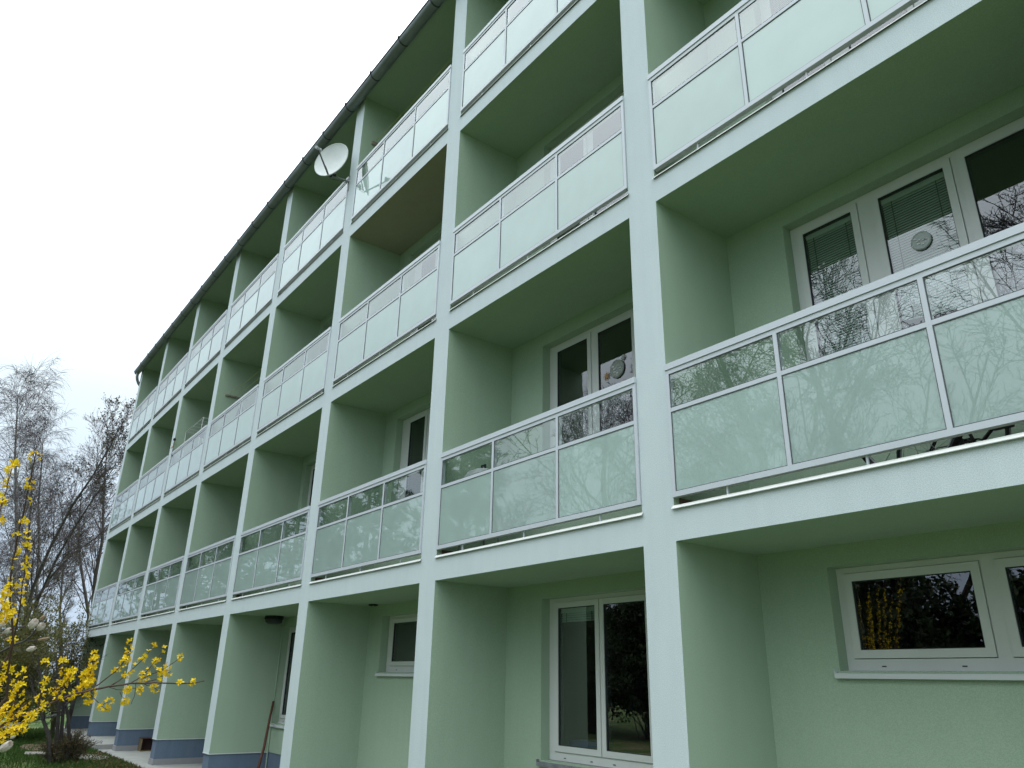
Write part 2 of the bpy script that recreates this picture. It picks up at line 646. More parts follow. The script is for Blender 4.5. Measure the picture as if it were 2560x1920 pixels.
# slabs with white beam fronts, green soffits
g = MB()
g.box(0, OW, 0, DEP+0.25, 0, 0.225, 1, front=0, top=2)
slab_me = g.mesh('floor_slab', [WHITE, GREEN, FLOOR])
slab_brown = g.mesh('floor_slab', [WHITE, plaster('taupe_plaster', (0.36, 0.34, 0.26), (0.33, 0.31, 0.235)), FLOOR])
g = MB()
for (y0, z0_, y1, z1_, ov) in ((0.06, 0.252, 0.0, 0.248, -0.001), (-0.001, 0.2485, -0.019, 0.224, 0.012)):
    g.v += [(-ov, y0, z0_), (OW+ov, y0, z0_), (OW+ov, y1, z1_), (-ov, y1, z1_)]
    g.v += [(-ov, y0, z0_-0.005), (OW+ov, y0, z0_-0.005), (OW+ov, y1, z1_-0.004), (-ov, y1, z1_-0.004)]
    q = len(g.v)-8
    g.f += [(q, q+3, q+2, q+1), (q+4, q+5, q+6, q+7), (q, q+4, q+7, q+3), (q+1, q+2, q+6, q+5), (q+3, q+7, q+6, q+2), (q, q+1, q+5, q+4)]
    g.m += [0]*6
drip_me = g.mesh('drip_edge', [DRIP])
g = MB()
g.box(0, 0.012, 0.06, DEP-0.001, 0.226, 0.31, 0)
tile_me = g.mesh('tile_skirting', [BROWN])

# railing: frame, two rows of three panes
RX = [0.0, OW/3, 2*OW/3, OW]
g = MB()
Y0, Y1 = -0.014, 0.030
g.box(0.004, OW-0.004, Y0, Y1, 0.305, 0.343)                 # bottom rail
g.box(0.004, OW-0.004, Y0, Y1, 1.236, 1.268)                 # top rail
g.box(0.004, OW-0.004, Y0+0.004, Y1-0.004, 1.268, 1.272)     # shadow groove
g.box(0.002, OW-0.002, Y0-0.008, Y1+0.012, 1.272, 1.320)     # hand rail
SW = 0.030
VX = [(0.004, 0.034), (RX[1]-SW/2, RX[1]+SW/2), (RX[2]-SW/2, RX[2]+SW/2), (OW-0.034, OW-0.004)]
for a, b in VX:
    g.box(a, b, Y0, Y1, 0.343, 1.236)
for k in range(3):
    g.box(VX[k][1], VX[k+1][0], Y0+0.002, Y1-0.002, 0.937, 0.967)
for xx in (0.46, 1.43, 2.40):
    g.box(xx-0.006, xx+0.006, 0.004, 0.016, 0.236, 0.305)
GK = 0.0055
for k in range(3):                                            # dark seals round the panes
    a, b = VX[k][1], VX[k+1][0]
    for (c, d) in ((0.343, 0.937), (0.967, 1.236)):
        g.box(a, b, -0.0105, -0.0062, c, c+GK, 1)
        g.box(a, b, -0.0105, -0.0062, d-GK, d, 1)
        g.box(a, a+GK, -0.0105, -0.0062, c+GK, d-GK, 1)
        g.box(b-GK, b, -0.0105, -0.0062, c+GK, d-GK, 1)
frame_me = g.mesh('railing', [ALU, SEAL])
milk_me, clear_me = [], []
for k in range(3):
    g = MB()
    g.box(VX[k][1]+0.0, VX[k+1][0]-0.0, -0.0060, 0.0010, 0.343, 0.937)
    milk_me.append(g.mesh('milk_glass_pane', [MILK]))
    g = MB()
    g.box(VX[k][1], VX[k+1][0], -0.0060, 0.0010, 0.967, 1.236)
    clear_me.append(g.mesh('clear_glass_pane', [CLEAR]))

random.seed(4)
for fl in (1, 2, 3):
    for i in range(-1, 8):
        loc = (bayx(i), 0, ZB+H*(fl-1))
        s_ = link('floor_slab', slab_brown if (fl, i) == (3, 2) else slab_me, BLD, loc)
        link('drip_edge', drip_me, s_)
        link('tile_skirting', tile_me, s_)
        link('tile_skirting', tile_me, s_, (OW-0.012, 0, 0))
        r_ = link('railing', frame_me, BLD, loc)
        for k in range(3):
            for nm, me_ in (('milk_glass_pane', milk_me[k]), ('clear_glass_pane', clear_me[k])):
                pn = link(nm, me_, r_)
                pn.rotation_euler = (random.uniform(-1, 1)*0.0012, 0, random.uniform(-1, 1)*0.0006)

# windows -------------------------------------------------------------
# opening left offset, list of sashes (x0, x1) relative to the bay's left edge
UP = {0: (0.560, [(0.617, 1.150), (1.258, 1.852), (1.888, 2.48)]),
      1: (0.578, [(0.664, 1.272), (1.325, 1.930), (1.96, 2.50)]),
      2: (0.345, [(0.530, 1.060), (1.12, 1.72), (1.76, 2.36)]),
      3: (0.155, [(0.225, 0.80), (0.86, 1.46), (1.50, 2.1)])}
GD = {0: (0.560, 1.66, [(0.617, 1.507), (1.588, 2.48)], SILLM),
      1: (0.578, 0.87, [(0.664, 1.308), (1.312, 1.95)], SILLG),
      2: (0.385, 1.63, [(0.480, 1.370), (1.45, 2.3)], SILLM),
      3: (0.05, 0.85, [(0.12, 0.75), (0.80, 1.45)], SILLM)}
FY = DEP+0.105                 # front of the fixed frame
cacheW = {}


def window_meshes(x0, x1, z0, z1, sashes):
    """frame mesh + per sash (sash mesh, pane mesh)"""
    key = (x0, x1, z0, z1, tuple(sashes))
    if key in cacheW:
        return cacheW[key]
    f = MB()
    fy0, fy1 = FY, FY+0.07
    b0, t0 = z0+0.075, z1-0.04
    f.box(x0+0.002, x1-0.002, fy0, fy1, z0+0.002, b0)
    f.box(x0+0.002, x1-0.002, fy0, fy1, t0, z1-0.002)
    xs = [x0+0.002]
    for a, b in sashes:
        xs += [a, b]
    xs.append(x1-0.002)
    for k in range(0, len(xs), 2):
        if xs[k+1]-xs[k] > 0.003:
            f.box(xs[k], xs[k+1], fy0, fy1, b0, t0)
    for a, b in sashes:                                    # gasket shadow around each sash
        pass
    out = [f.mesh('window', [PVC])]
    sl = MB()
    for a, b in sashes:
        c = (a+b)/2
        for q in (-0.28, 0.28):
            sl.box(c+q*(b-a)-0.014, c+q*(b-a)+0.014, fy0-0.004, fy0-0.0005, z0+0.026, z0+0.033)
    out.append(sl.mesh('drain_slot', [ALUD]))
    lst = []
    for a, b in sashes:
        s = MB()
        gp, w = 0.004, 0.052
        A, B_, C_, D_ = a+gp, b-gp, b0+gp, t0-gp
        y0, y1 = fy0-0.012, fy1-0.01
        s.box(A, B_, y0, y1, C_, C_+w)
        s.box(A, B_, y0, y1, D_-w, D_)
        s.box(A, A+w, y0, y1, C_+w, D_-w)
        s.box(B_-w, B_, y0, y1, C_+w, D_-w)
        # glazing bead / black seal
        q = 0.005
        for (u0, u1, w0, w1) in ((A+w, B_-w, C_+w, C_+w+q), (A+w, B_-w, D_-w-q, D_-w), (A+w, A+w+q, C_+w+q, D_-w-q), (B_-w-q, B_-w, C_+w+q, D_-w-q)):
            s.box(u0, u1, y0+0.006, y1, w0, w1, 1)
        pn = MB()
        pn.box(A+w+q, B_-w-q, y0+0.018, y0+0.036, C_+w+q, D_-w-q)
        lst.append((s.mesh('sash', [PVC, ALUD]), pn.mesh('pane', [WGLASS]), (A+w, B_-w, C_+w, D_-w)))
    out.append(lst)
    cacheW[key] = out
    return out


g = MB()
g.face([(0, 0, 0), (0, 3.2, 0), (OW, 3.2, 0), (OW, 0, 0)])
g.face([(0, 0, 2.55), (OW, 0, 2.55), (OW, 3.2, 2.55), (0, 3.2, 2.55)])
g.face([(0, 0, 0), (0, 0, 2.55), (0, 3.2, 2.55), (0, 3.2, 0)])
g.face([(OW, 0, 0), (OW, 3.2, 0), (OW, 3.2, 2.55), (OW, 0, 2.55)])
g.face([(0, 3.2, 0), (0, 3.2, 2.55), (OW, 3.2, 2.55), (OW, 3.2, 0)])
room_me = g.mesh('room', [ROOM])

cacheB = {}
WINS = {}
for fl in range(4):
    for i in range(-1, 8):
        bx = bayx(i)
        base = 0.0 if fl == 0 else ZB+H*(fl-1)
        if fl == 0:
            ox, sill, sashes, sm = GD.get(i, GD[0] if i == -1 else GD[3] if i % 2 else GD[2])
            z0, z1, top, bot = sill, 2.335, ZB, 0.0
        else:
            ox, sashes = UP.get(i, UP[0] if i == -1 else UP[3])
            z0, z1, top, bot = 0.98, 2.645, H, 0.225
            sm = None
        x0, x1 = ox, sashes[-1][1]+0.05
        key = (fl == 0, x0, x1, z0)
        if key not in cacheB:
            g = MB()
            t0, t1 = DEP, DEP+0.25
            zb_ = bot if fl else 0.43
            g.box(0, x0, t0, t1, zb_, top)
            g.box(x1, OW, t0, t1, zb_, top)
            g.box(x0, x1, t0, t1, z1, top)
            g.box(x0, x1, t0, t1, zb_, z0)
            cacheB[key] = g.mesh('back_wall', [GREEN])
        loc = (bx, 0, base)
        link('back_wall', cacheB[key], BLD, loc)
        if fl == 0:
            g = MB()
            g.box(0, OW, DEP+0.012, DEP+0.25, 0.0, 0.43)
            if 'pb' not in cacheB:
                cacheB['pb'] = g.mesh('plinth', [BLUE])
            link('plinth', cacheB['pb'], BLD, loc)
        ms = window_meshes(x0, x1, z0, z1, sashes)
        w_ = link('window', ms[0], BLD, loc)
        link('drain_slot', ms[1], w_)
        for q, (sme, pme, rect) in enumerate(ms[2]):
            link('sash', sme, w_)
            link('pane', pme, w_)
        if fl == 0:
            ks = ('sill', x0, x1, z0)
            if ks not in cacheB:
                g = MB()
                zt = z0+0.004
                g.face([(x0-0.02, DEP-0.035, zt-0.022), (x1+0.02, DEP-0.035, zt-0.022), (x1+0.02, FY, zt), (x0-0.02, FY, zt)])
                g.box(x0-0.02, x1+0.02, DEP-0.038, DEP-0.034, zt-0.052, zt-0.021)
                g.box(x0-0.024, x0-0.019, DEP-0.036, DEP-0.002, zt-0.045, zt+0.004)
                g.box(x1+0.019, x1+0.024, DEP-0.036, DEP-0.002, zt-0.045, zt+0.004)
                cacheB[ks] = g.mesh('sill', [sm])
            link('sill', cacheB[ks], w_)
        WINS[(fl, i)] = (w_, ms[2])
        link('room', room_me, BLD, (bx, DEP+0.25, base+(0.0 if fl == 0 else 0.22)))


def slats(fl, i, q, depth=1.0, pitch=0.021, name='blind'):
    w_, lst = WINS[(fl, i)]
    a, b, c, d = lst[q][2]
    g = MB()
    y = FY+0.042
    g.box(a+0.004, b-0.004, y-0.012, y+0.012, d-0.05, d-0.004)
    z = d-0.062
    while z > d-depth*(d-c)+0.01:
        g.face([(a+0.006, y-0.005, z-0.0098), (b-0.006, y-0.005, z-0.0098), (b-0.006, y+0.005, z+0.0098), (a+0.006, y+0.005, z+0.0098)])
        z -= pitch
    for xx in (a+0.12*(b-a)+0.02, b-0.12*(b-a)-0.02):
        g.box(xx-0.003, xx+0.003, y-0.0125, y-0.0105, z, d-0.05, 1)
    g.build(name, [BLIND, CORD], w_)


slats(1, 0, 0)
slats(1, 0, 1)
slats(2, 0, 0, 0.7)
slats(0, 1, 0, 0.12)

# shell behind: gables, rear wall, roof
g = MB()
g.box(XL, XL+0.3, DEP+0.3, 10.5, 0.0, ROOFZ)
g.build('gable_wall', [GREEN], BLD)
g = MB()
g.box(XR-0.3, XR, DEP+0.3, 10.5, 0.0, ROOFZ)
g.build('gable_wall', [GREEN], BLD)
g = MB()
g.box(XL+0.3, XR-0.3, 10.2, 10.5, 0.0, ROOFZ)
g.build('rear_wall', [GREEN], BLD)
g = MB()
g.box(XL-0.04, XR+0.04, -0.022, 10.5, ROOFZ, ROOFZ+0.05, 0, front=1)
g.build('roof_soffit', [GREEN, WHITE], BLD)
g = MB()
ry = -0.14
g.v += [(XL-0.10, ry, ROOFZ+0.085), (XR+0.1, ry, ROOFZ+0.085), (XR+0.1, 5.3, ROOFZ+1.1), (XL-0.10, 5.3, ROOFZ+1.1), (XR+0.1, 10.7, ROOFZ+0.085), (XL-0.1, 10.7, ROOFZ+0.085)]
g.f += [(0, 1, 2, 3), (3, 2, 4, 5)]
g.m += [0, 0]
g.box(XL-0.10, XR+0.1, -0.022, 0.0, ROOFZ+0.052, ROOFZ+0.084, 0)
roof = g.build('roof', [ROOFM], BLD)
# half round gutter with bead, brackets and the bend at its end
GY, GZ, GR = -0.118, ROOFZ-0.035, 0.092
g = MB()
n = 12
prof = [(GY+GR*math.cos(PI+PI*k/n), GZ+GR*math.sin(PI+PI*k/n)) for k in range(n+1)]
prof = [(GY-GR-0.010, GZ+0.006), (GY-GR-0.012, GZ-0.008)] + prof + [(GY+GR, GZ+0.04)]
xs = [XL-0.10, XR+0.1]
k0 = 0
for x in xs:
    for (y, z) in prof:
        g.v.append((x, y, z))
for k in range(len(prof)-1):
    g.f.append((k, k+1, len(prof)+k+1, len(prof)+k))
    g.m.append(0)
g.f.append(tuple(range(len(prof))))
g.m.append(0)
gut = g.build('gutter', [ZINC], BLD)
g = MB()
gr2 = GR+0.004
pf = [(GY+gr2*math.cos(PI+PI*k/n), GZ+gr2*math.sin(PI+PI*k/n)) for k in range(n+1)]
for x in (-0.014, 0.014):
    for (y, z) in pf:
        g.v.append((x, y, z))
for k in range(n):
    g.f.append((k, k+1, n+1+k+1, n+1+k))
    g.m.append(0)
g.box(-0.014, 0.014, GY-gr2-0.016, GY-gr2+0.004, GZ-0.01, GZ+0.03)
gb_me = g.mesh('gutter_bracket', [ROOFM])
x = -3.70
k = 0
while -3.70-0.935*k > XL:
    link('gutter_bracket', gb_me, gut, (-3.70-0.935*k, 0, 0))
    k += 1
for k in range(1, 11):
    link('gutter_bracket', gb_me, gut, (-3.70+0.935*k, 0, 0))
g = MB()
g.tube([(XL+0.05, GY, GZ-0.06), (XL+0.05, GY, GZ-0.20), (XL+0.03, GY+0.03, GZ-0.30), (XL-0.02, GY+0.10, GZ-0.40), (XL-0.06, 0.06, GZ-0.46), (XL-0.06, 0.12, GZ-0.55), (XL-0.06, 0.12, 0.1)], 0.045, 10)
g.build('downpipe', [ZINC], BLD, smooth=True)

# conduit on the back wall of bay 3
g = MB()
g.tube([(bayx(3)+0.06, DEP-0.016, 0.0), (bayx(3)+0.06, DEP-0.016, ZB)], 0.010, 8)
g.build('conduit', [GREEN], BLD)

# ------------------------------------------------------------------ satellite dish
LNB = np.array([-6.305, -0.661, 9.548])
ROOT = np.array([-6.51, -0.355, 9.285])
nrm = Vector((0.53, -0.83, 0.12)).normalized()
upv = (Vector((0, 0, 1))-nrm*nrm.z).normalized()
rtv = upv.cross(nrm).normalized()
cen = Vector(ROOT)+upv*0.335+nrm*0.02
dish = thing('satellite_dish', 'pale grey satellite dish on an arm below the gutter', 'satellite dish', tuple(cen))
g = MB()
prof = []
RD = 0.335
for k in range(9):
    r_ = RD*k/8
    prof.append((max(r_, 0.001), -0.075*(1-(r_/RD)**2)))
prof += [(RD+0.006, 0.006), (RD+0.012, -0.004), (RD+0.006, -0.012)]
for k in range(7, -1, -1):
    r_ = RD*k/8
    prof.append((max(r_, 0.001), -0.075*(1-(r_/RD)**2)-0.006))
g.lathe(prof, 40, (0, 0, 0), (rtv*0.93, upv*1.04, nrm))
g.build('reflector', [DISH], dish, smooth=True)
c_ = np.array(cen)
g = MB()
g.tube([ROOT-c_+np.array([-0.01, 0.03, -0.02]), ROOT-c_, LNB-c_], 0.013, 8)
g.build('feed_arm', [STEEL], dish)
g = MB()
back = Vector(ROOT-LNB).normalized()
a_ = Vector(LNB-c_)
look = (-a_).normalized()
g.tube([a_-look*0.05, a_+look*0.045, a_+look*0.05, a_+look*0.075], [0.026, 0.026, 0.033, 0.033], 12)
g.build('receiver', [GREYL], dish, smooth=False)
g = MB()
bk = -nrm*0.12-upv*0.26
g.tube([bk, Vector((-6.46, 0.0, 9.29))-cen], 0.019, 10)
g.tube([Vector((-6.455, 0.004, 9.10))-cen, Vector((-6.455, 0.004, 9.40))-cen], 0.016, 8)
g.build('mount_arm', [STEEL], dish)
g = MB()
u0 = -nrm*0.075-upv*0.22
for (dx, dz) in ((0.05, 0), (-0.05, 0)):
    q = u0+rtv*dx
    g.tube([q-upv*0.06, q+upv*0.06-nrm*0.02], 0.012, 6)
g.tube([u0-nrm*0.05-rtv*0.05-upv*0.03, u0-nrm*0.05+rtv*0.06-upv*0.03], 0.022, 8)
g.build('clamp', [BLACK], dish)
g = MB()
p0, p1 = Vector(LNB-c_), Vector(ROOT-c_)
g.tube([p0+Vector((0.01, 0, -0.03)), p0.lerp(p1, 0.35)+Vector((0.05, -0.02, -0.05)), p0.lerp(p1, 0.75)+Vector((0.03, 0, 0.0)), p1+Vector((0.0, 0.04, -0.05)), Vector((-6.46, 0.0, 9.26))-cen], 0.004, 5)
g.build('cable', [BLACK], dish)

# ------------------------------------------------------------------ things on the loggias
F1, F2, F3 = ZB+0.236, ZB+H+0.236, ZB+2*H+0.236


def clothesline(name, label, x0, x1, ybar, z, ys, broad=0.03):
    t = thing(name, label, 'clothesline', (x0, 0, z))
    for xx in (0.02, x1-x0-0.02):
        g = MB()
        g.box(xx-0.018, xx+0.018, ybar[0], ybar[1], -broad/2, broad/2)
        g.build('wooden_bar', [WOODG], t)
    for y in ys:
        g = MB()
        n = 8
        g.tube([(0.04+(x1-x0-0.08)*k/n, y, broad/2+0.004-0.05*4*(k/n)*(1-k/n)) for k in range(n+1)], 0.0035, 5)
        g.build('line', [LINEM], t)
    return t


clothesline('clothesline', 'yellow cords strung between wooden bars on a third floor loggia right of the dish', bayx(2), bayx(2)+OW, (0.19, 0.62), 10.0, (0.24, 0.38, 0.52), 0.055)
clothesline('clothesline', 'three yellow-green cords strung over a second floor loggia near its wooden bar', bayx(4), bayx(4)+OW, (0.18, 0.66), 7.25, (0.24, 0.38, 0.52), 0.03)

# folding drying rack in bay 5, second floor
t = thing('drying_rack', 'white wire drying rack standing on a second floor loggia', 'drying rack', (bayx(5), 0, F2))
for s_ in (0, 1):
    g = MB()
    y0 = 0.22+0.40*s_
    zz = 1.62
    g.tube([(0.02, y0, zz), (0.06, y0, zz+0.04), (1.50, y0, zz+0.04), (1.54, y0, zz)], 0.010, 6)
    g.tube([(1.50, y0, zz), (1.35-0.9*s_, y0, 0.0)], 0.010, 6)
    g.tube([(0.06, y0, zz), (0.25+0.9*s_, y0, 0.0)], 0.010, 6)
    g.build('side_rail', [PVC], t)
for k in range(6):
    g = MB()
    xx = 0.06+k*0.288
    g.tube([(xx, 0.22, 1.66), (xx, 0.62, 1.66)], 0.005, 5)
    g.build('wire', [PVC], t)

# grey parasol half folded beside the rack
t = thing('parasol', 'folded grey parasol leaning beside the drying rack', 'parasol', (bayx(5)+1.9, 0.42, F2))
g = MB()
g.lathe([(0.38, 1.14), (0.36, 1.20), (0.27, 1.33), (0.14, 1.42), (0.02, 1.46)], 10)
g.build('canopy', [mat('grey_parasol_cloth', (0.20, 0.21, 0.23), 0.9, var=0.2)], t)
g = MB()
g.tube([(0, 0, 0.05), (0, 0, 1.48)], 0.015, 8)
g.build('pole', [STEEL], t)
g = MB()
g.lathe([(0.001, 0.0), (0.2, 0.0), (0.2, 0.04), (0.05, 0.07), (0.02, 0.1)], 16)
g.build('base', [BLACK], t)

# garden windmill toy on the rail end
t = thing('windmill_toy', 'small yellow and purple toy windmill fixed at the railing end beside a pier', 'toy', (-5*BAY+PW/2+0.09, -0.02, F2+0.95))
g = MB()
g.tube([(0, 0, 0), (0, 0, 0.42)], 0.006, 6)
g.build('stick', [BLACK], t)
for k in range(4):
    g = MB()
    a = k*PI/2+0.4
    c0, s0 = math.cos(a), math.sin(a)
    g.face([(0, -0.012, 0.30), (0.10*c0, -0.035, 0.30+0.10*s0), (0.09*c0-0.05*s0, -0.012, 0.30+0.09*s0+0.05*c0)])
    g.build('blade', [[YEL, mat('purple_plastic', (0.10, 0.05, 0.16), 0.5)][k % 2]], t)
g = MB()
g.lathe([(0.001, 0.0), (0.03, 0.01), (0.034, 0.04), (0.02, 0.07), (0.001, 0.075)], 12, (0, 0, 0.42))
g.build('knob', [BLACK], t)

# garden chair
t = thing('garden_chair', 'grey garden chair with rounded back behind a second floor railing', 'chair', (bayx(4)+0.35, 0.45, F2))
g = MB()
g.box(-0.22, 0.22, -0.22, 0.22, 0.40, 0.44)
g.build('seat', [GREYL], t)
g = MB()
pts = [(-0.22, 0.0, 0.44), (-0.23, 0, 0.9), (-0.20, 0, 1.20), (-0.10, 0, 1.38), (0.0, 0, 1.42), (0.10, 0, 1.38), (0.20, 0, 1.20), (0.23, 0, 0.9), (0.22, 0, 0.44)]
g.tube(pts, 0.03, 8)
for xx in (-0.1, 0, 0.1):
    g.box(xx-0.02, xx+0.02, -0.008, 0.008, 0.44, 1.36)
g.build('backrest', [mat('dark_grey_plastic', (0.06, 0.065, 0.07), 0.6)], t)
for (a, b) in ((-0.2, -0.2), (0.2, -0.2), (-0.2, 0.2), (0.2, 0.2)):
    g = MB()
    g.tube([(a, b, 0), (a*0.95, b*0.95, 0.41)], 0.02, 6)
    g.build('leg', [GREYL], t)

# kettle grill
t = thing('kettle_grill', 'grey kettle grill with black knob behind the first floor railing', 'grill', (-2.80, 0.40, F1))
g = MB()
g.lathe([(0.02, 0.55), (0.12, 0.57), (0.20, 0.64), (0.235, 0.74)], 20)
g.build('bowl', [BLACK], t, smooth=True)
g = MB()
g.lathe([(0.24, 0.745), (0.225, 0.82), (0.17, 0.90), (0.09, 0.935), (0.001, 0.945)], 20)
g.build('lid', [GREYL], t, smooth=True)
g = MB()
g.tube([(-0.03, 0, 0.94), (-0.03, 0, 0.985), (0.03, 0, 0.985), (0.03, 0, 0.94)], 0.014, 6)
g.build('knob', [BLACK], t)
for k in range(3):
    g = MB()
    a = 2*PI*k/3+0.3
    g.tube([(0.12*math.cos(a), 0.12*math.sin(a), 0.58), (0.26*math.cos(a), 0.26*math.sin(a), 0.0)], 0.012, 6)
    g.build('leg', [STEEL], t)

# bicycle on the near first floor loggia
t = thing('bicycle', 'black bicycle parked behind the nearest first floor railing', 'bicycle', (1.63, 0.44, F1))
RW = 0.335


def torus(g, cx, cz, R, r, n=28, m=6, mi=0):
    pts = [(cx+R*math.cos(2*PI*k/n), 0, cz+R*math.sin(2*PI*k/n)) for k in range(n+1)]
    g.tube(pts, r, m, mi, caps=False)


for cx in (0.0, 1.03):
    g = MB()
    torus(g, cx, RW, RW-0.04, 0.011)
    for k in range(14):
        a = 2*PI*k/14
        g.tube([(cx, 0, RW), (cx+(RW-0.04)*math.cos(a), 0, RW+(RW-0.04)*math.sin(a))], 0.002, 4)
    g.tube([(cx, -0.05, RW), (cx, 0.05, RW)], 0.02, 8)
    w_ = g.build('wheel', [STEEL], t)
    g = MB()
    torus(g, cx, RW, RW-0.021, 0.022)
    g.build('tyre', [BLACK], w_)
g = MB()
bb_, st, ht = (0.44, 0, 0.29), (0.30, 0, 0.78), (0.86, 0, 0.80)
for a, b, r_ in ((bb_, st, 0.016), (st, ht, 0.016), (bb_, (0.90, 0, 0.72), 0.019), (bb_, (0, 0.02, RW), 0.011), (st, (0, 0.02, RW), 0.009), (bb_, (0, -0.02, RW), 0.011), (st, (0, -0.02, RW), 0.009), ((0.85, 0, 0.84), (0.91, 0, 0.68), 0.02)):
    g.tube([a, b], r_, 8)
g.build('frame', [BLACK], t)
g = MB()
for s_ in (-1, 1):
    g.tube([(0.90, 0.04*s_, 0.70), (0.95, 0.05*s_, 0.55), (1.03, 0.05*s_, RW)], 0.012, 6)
g.build('fork', [BLUEP], t)
g = MB()
g.tube([(0.84, 0, 0.84), (0.83, 0, 1.0), (0.88, 0, 1.04)], 0.014, 8)
g.tube([(0.80, -0.30, 1.08), (0.86, -0.15, 1.05), (0.88, 0, 1.04), (0.86, 0.15, 1.05), (0.80, 0.30, 1.08)], 0.013, 8)
for s_ in (-1, 1):
    g.tube([(0.74, 0.33*s_, 1.08), (0.82, 0.26*s_, 1.07)], 0.019, 8)
g.build('handlebar', [BLACK], t)
g = MB()
g.v += [(0.13, -0.08, 0.96), (0.13, 0.08, 0.96), (0.25, 0.05, 0.955), (0.42, 0.018, 0.95), (0.42, -0.018, 0.95), (0.25, -0.05, 0.955), (0.15, -0.06, 0.91), (0.15, 0.06, 0.91), (0.40, 0.01, 0.92), (0.40, -0.01, 0.92)]
g.f += [(0, 5, 4, 3, 2, 1), (6, 7, 8, 9), (0, 1, 7, 6), (3, 4, 9, 8), (1, 2, 3, 8, 7), (0, 6, 9, 4, 5)]
g.m += [0]*6
g.tube([(0.30, 0, 0.78), (0.27, 0, 0.93)], 0.013, 8)
g.build('saddle', [BLACK], t)
g = MB()
torus(g, 0.44, 0.29, 0.085, 0.008, 20, 5)
g.tube([(0.44, -0.06, 0.29), (0.44, 0.06, 0.29)], 0.02, 8)
g.tube([(0.44, -0.06, 0.29), (0.55, -0.07, 0.17)], 0.012, 6)
g.tube([(0.44, 0.06, 0.29), (0.33, 0.07, 0.41)], 0.012, 6)
g.box(0.50, 0.60, -0.16, -0.08, 0.155, 0.18)
g.box(0.28, 0.38, 0.08, 0.16, 0.40, 0.425)
g.build('crank', [BLACK], t)
g = MB()
for zz in (0.375, 0.205):
    g.tube([(0.0, 0.03, RW+(0.04 if zz > 0.3 else -0.04)), (0.44, 0.03, zz)], 0.005, 4)
g.build('chain', [BLACK], t)

t2 = t.copy()
COL.objects.link(t2)
t2.location = (1.63, 0.70, F1)
t2.scale = (0.62, 0.62, 0.62)
t2['label'] = 'smaller black bicycle standing behind the larger one on the same loggia'
for ch in list(t.children):
    c = ch.copy()
    COL.objects.link(c)
    c.parent = t2
    for gc in ch.children:
        d = gc.copy()
        COL.objects.link(d)
        d.parent = c
t['group'] = t2['group'] = 'bicycles on the nearest loggia'


# window ornaments
def disc_ornament(x, z, label, dm, k_=1.0):
    t = thing('window_ornament', label, 'ornament', (x, FY-0.008+0.008, z))
    g = MB()
    ax = (Vector((1, 0, 0)), Vector((0, 0, 1)), Vector((0, -1, 0)))
    g.lathe([(0.001, 0.010), (0.06, 0.012), (0.080, 0.010), (0.092, 0.016), (0.100, 0.008), (0.100, 0.0)], 28, (0, 0, 0), ax)
    g.build('disc', [dm], t)
    t.scale = (k_, 1, k_)
    random.seed(3)
    for k in range(7):
        g = MB()
        u, v = random.uniform(-0.05, 0.05), random.uniform(-0.055, 0.05)
        g.box(u-0.014, u+0.014, -0.018, -0.012, v-0.006, v+0.006)
        g.build('relief', [ORNW], t)
    return t


disc_ornament(-1.36, 4.53, 'grey round embossed ornament on the window pane beside the orange star', ORNA)
disc_ornament(1.709, 4.538, 'pale round embossed ornament on the blind-covered pane of the nearest loggia', mat('pale_ornament', (0.55, 0.58, 0.58), 0.5, var=0.25, vscale=40), 0.72)


def star_ornament(x, z, r, label, m_, group=None):
    g = MB()
    n = 8
    for k in range(n):
        a = 2*PI*k/n
        for w in (a,):
            c0, s0 = math.cos(a), math.sin(a)
            g.v += [(0, -0.006, 0), (r*0.45*math.cos(a-0.35), -0.004, r*0.45*math.sin(a-0.35)), (r*c0, -0.002, r*s0), (r*0.45*math.cos(a+0.35), -0.004, r*0.45*math.sin(a+0.35))]
            q = len(g.v)-4
            g.f.append((q, q+1, q+2, q+3))
            g.m.append(0)
    ob = g.build('star_ornament', [m_], None, (x, FY-0.004+0.004, z))
    tag(ob, label, 'ornament', group)


star_ornament(-1.513, 4.497, 0.055, 'orange straw star on the window pane beside the round ornament', STAR)
star_ornament(-1.27, 4.625, 0.045, 'small dull star sticker just above the round ornament', ORNA)
GS = 'small pale star stickers on a pane'
for x, z, wd_ in ((0.925, 4.680, 'leftmost'), (0.967, 4.692, 'second from left and highest'), (1.011, 4.641, 'third from left and lowest'), (1.092, 4.652, 'rightmost')):
    star_ornament(x, z, 0.014, 'small pale star sticker, '+wd_+' of four on the nearest loggia window', ORNW, GS)

# ceiling lamps over the ground floor
lamp = thing('ceiling_lamp', 'dark round ceiling lamp on the ground floor soffit above the leaning pole', 'lamp', (-9.10, 0.66, ZB))
g = MB()
g.lathe([(0.001, 0.0), (0.15, 0.0), (0.155, -0.05), (0.14, -0.06)], 24)
g.build('base', [BLACK], lamp)
g = MB()
g.lathe([(0.14, -0.06), (0.135, -0.10), (0.10, -0.125), (0.001, -0.13)], 24)
g.build('cover', [mat('smoky_lamp_glass', (0.04, 0.05, 0.055), 0.35)], lamp, smooth=True)
lamp = thing('ceiling_lamp', 'small flat lamp base on the ground floor soffit above the small window', 'lamp', (-5.87, 0.80, ZB))
g = MB()
g.lathe([(0.001, 0.0), (0.065, 0.0), (0.065, -0.014), (0.055, -0.02), (0.001, -0.02)], 20)
g.build('base', [BLACK], lamp)
g = MB()
g.tube([(0.02, -0.01, -0.018), (0.02, -0.01, -0.03)], 0.010, 6)
g.build('socket', [GREYL], lamp)

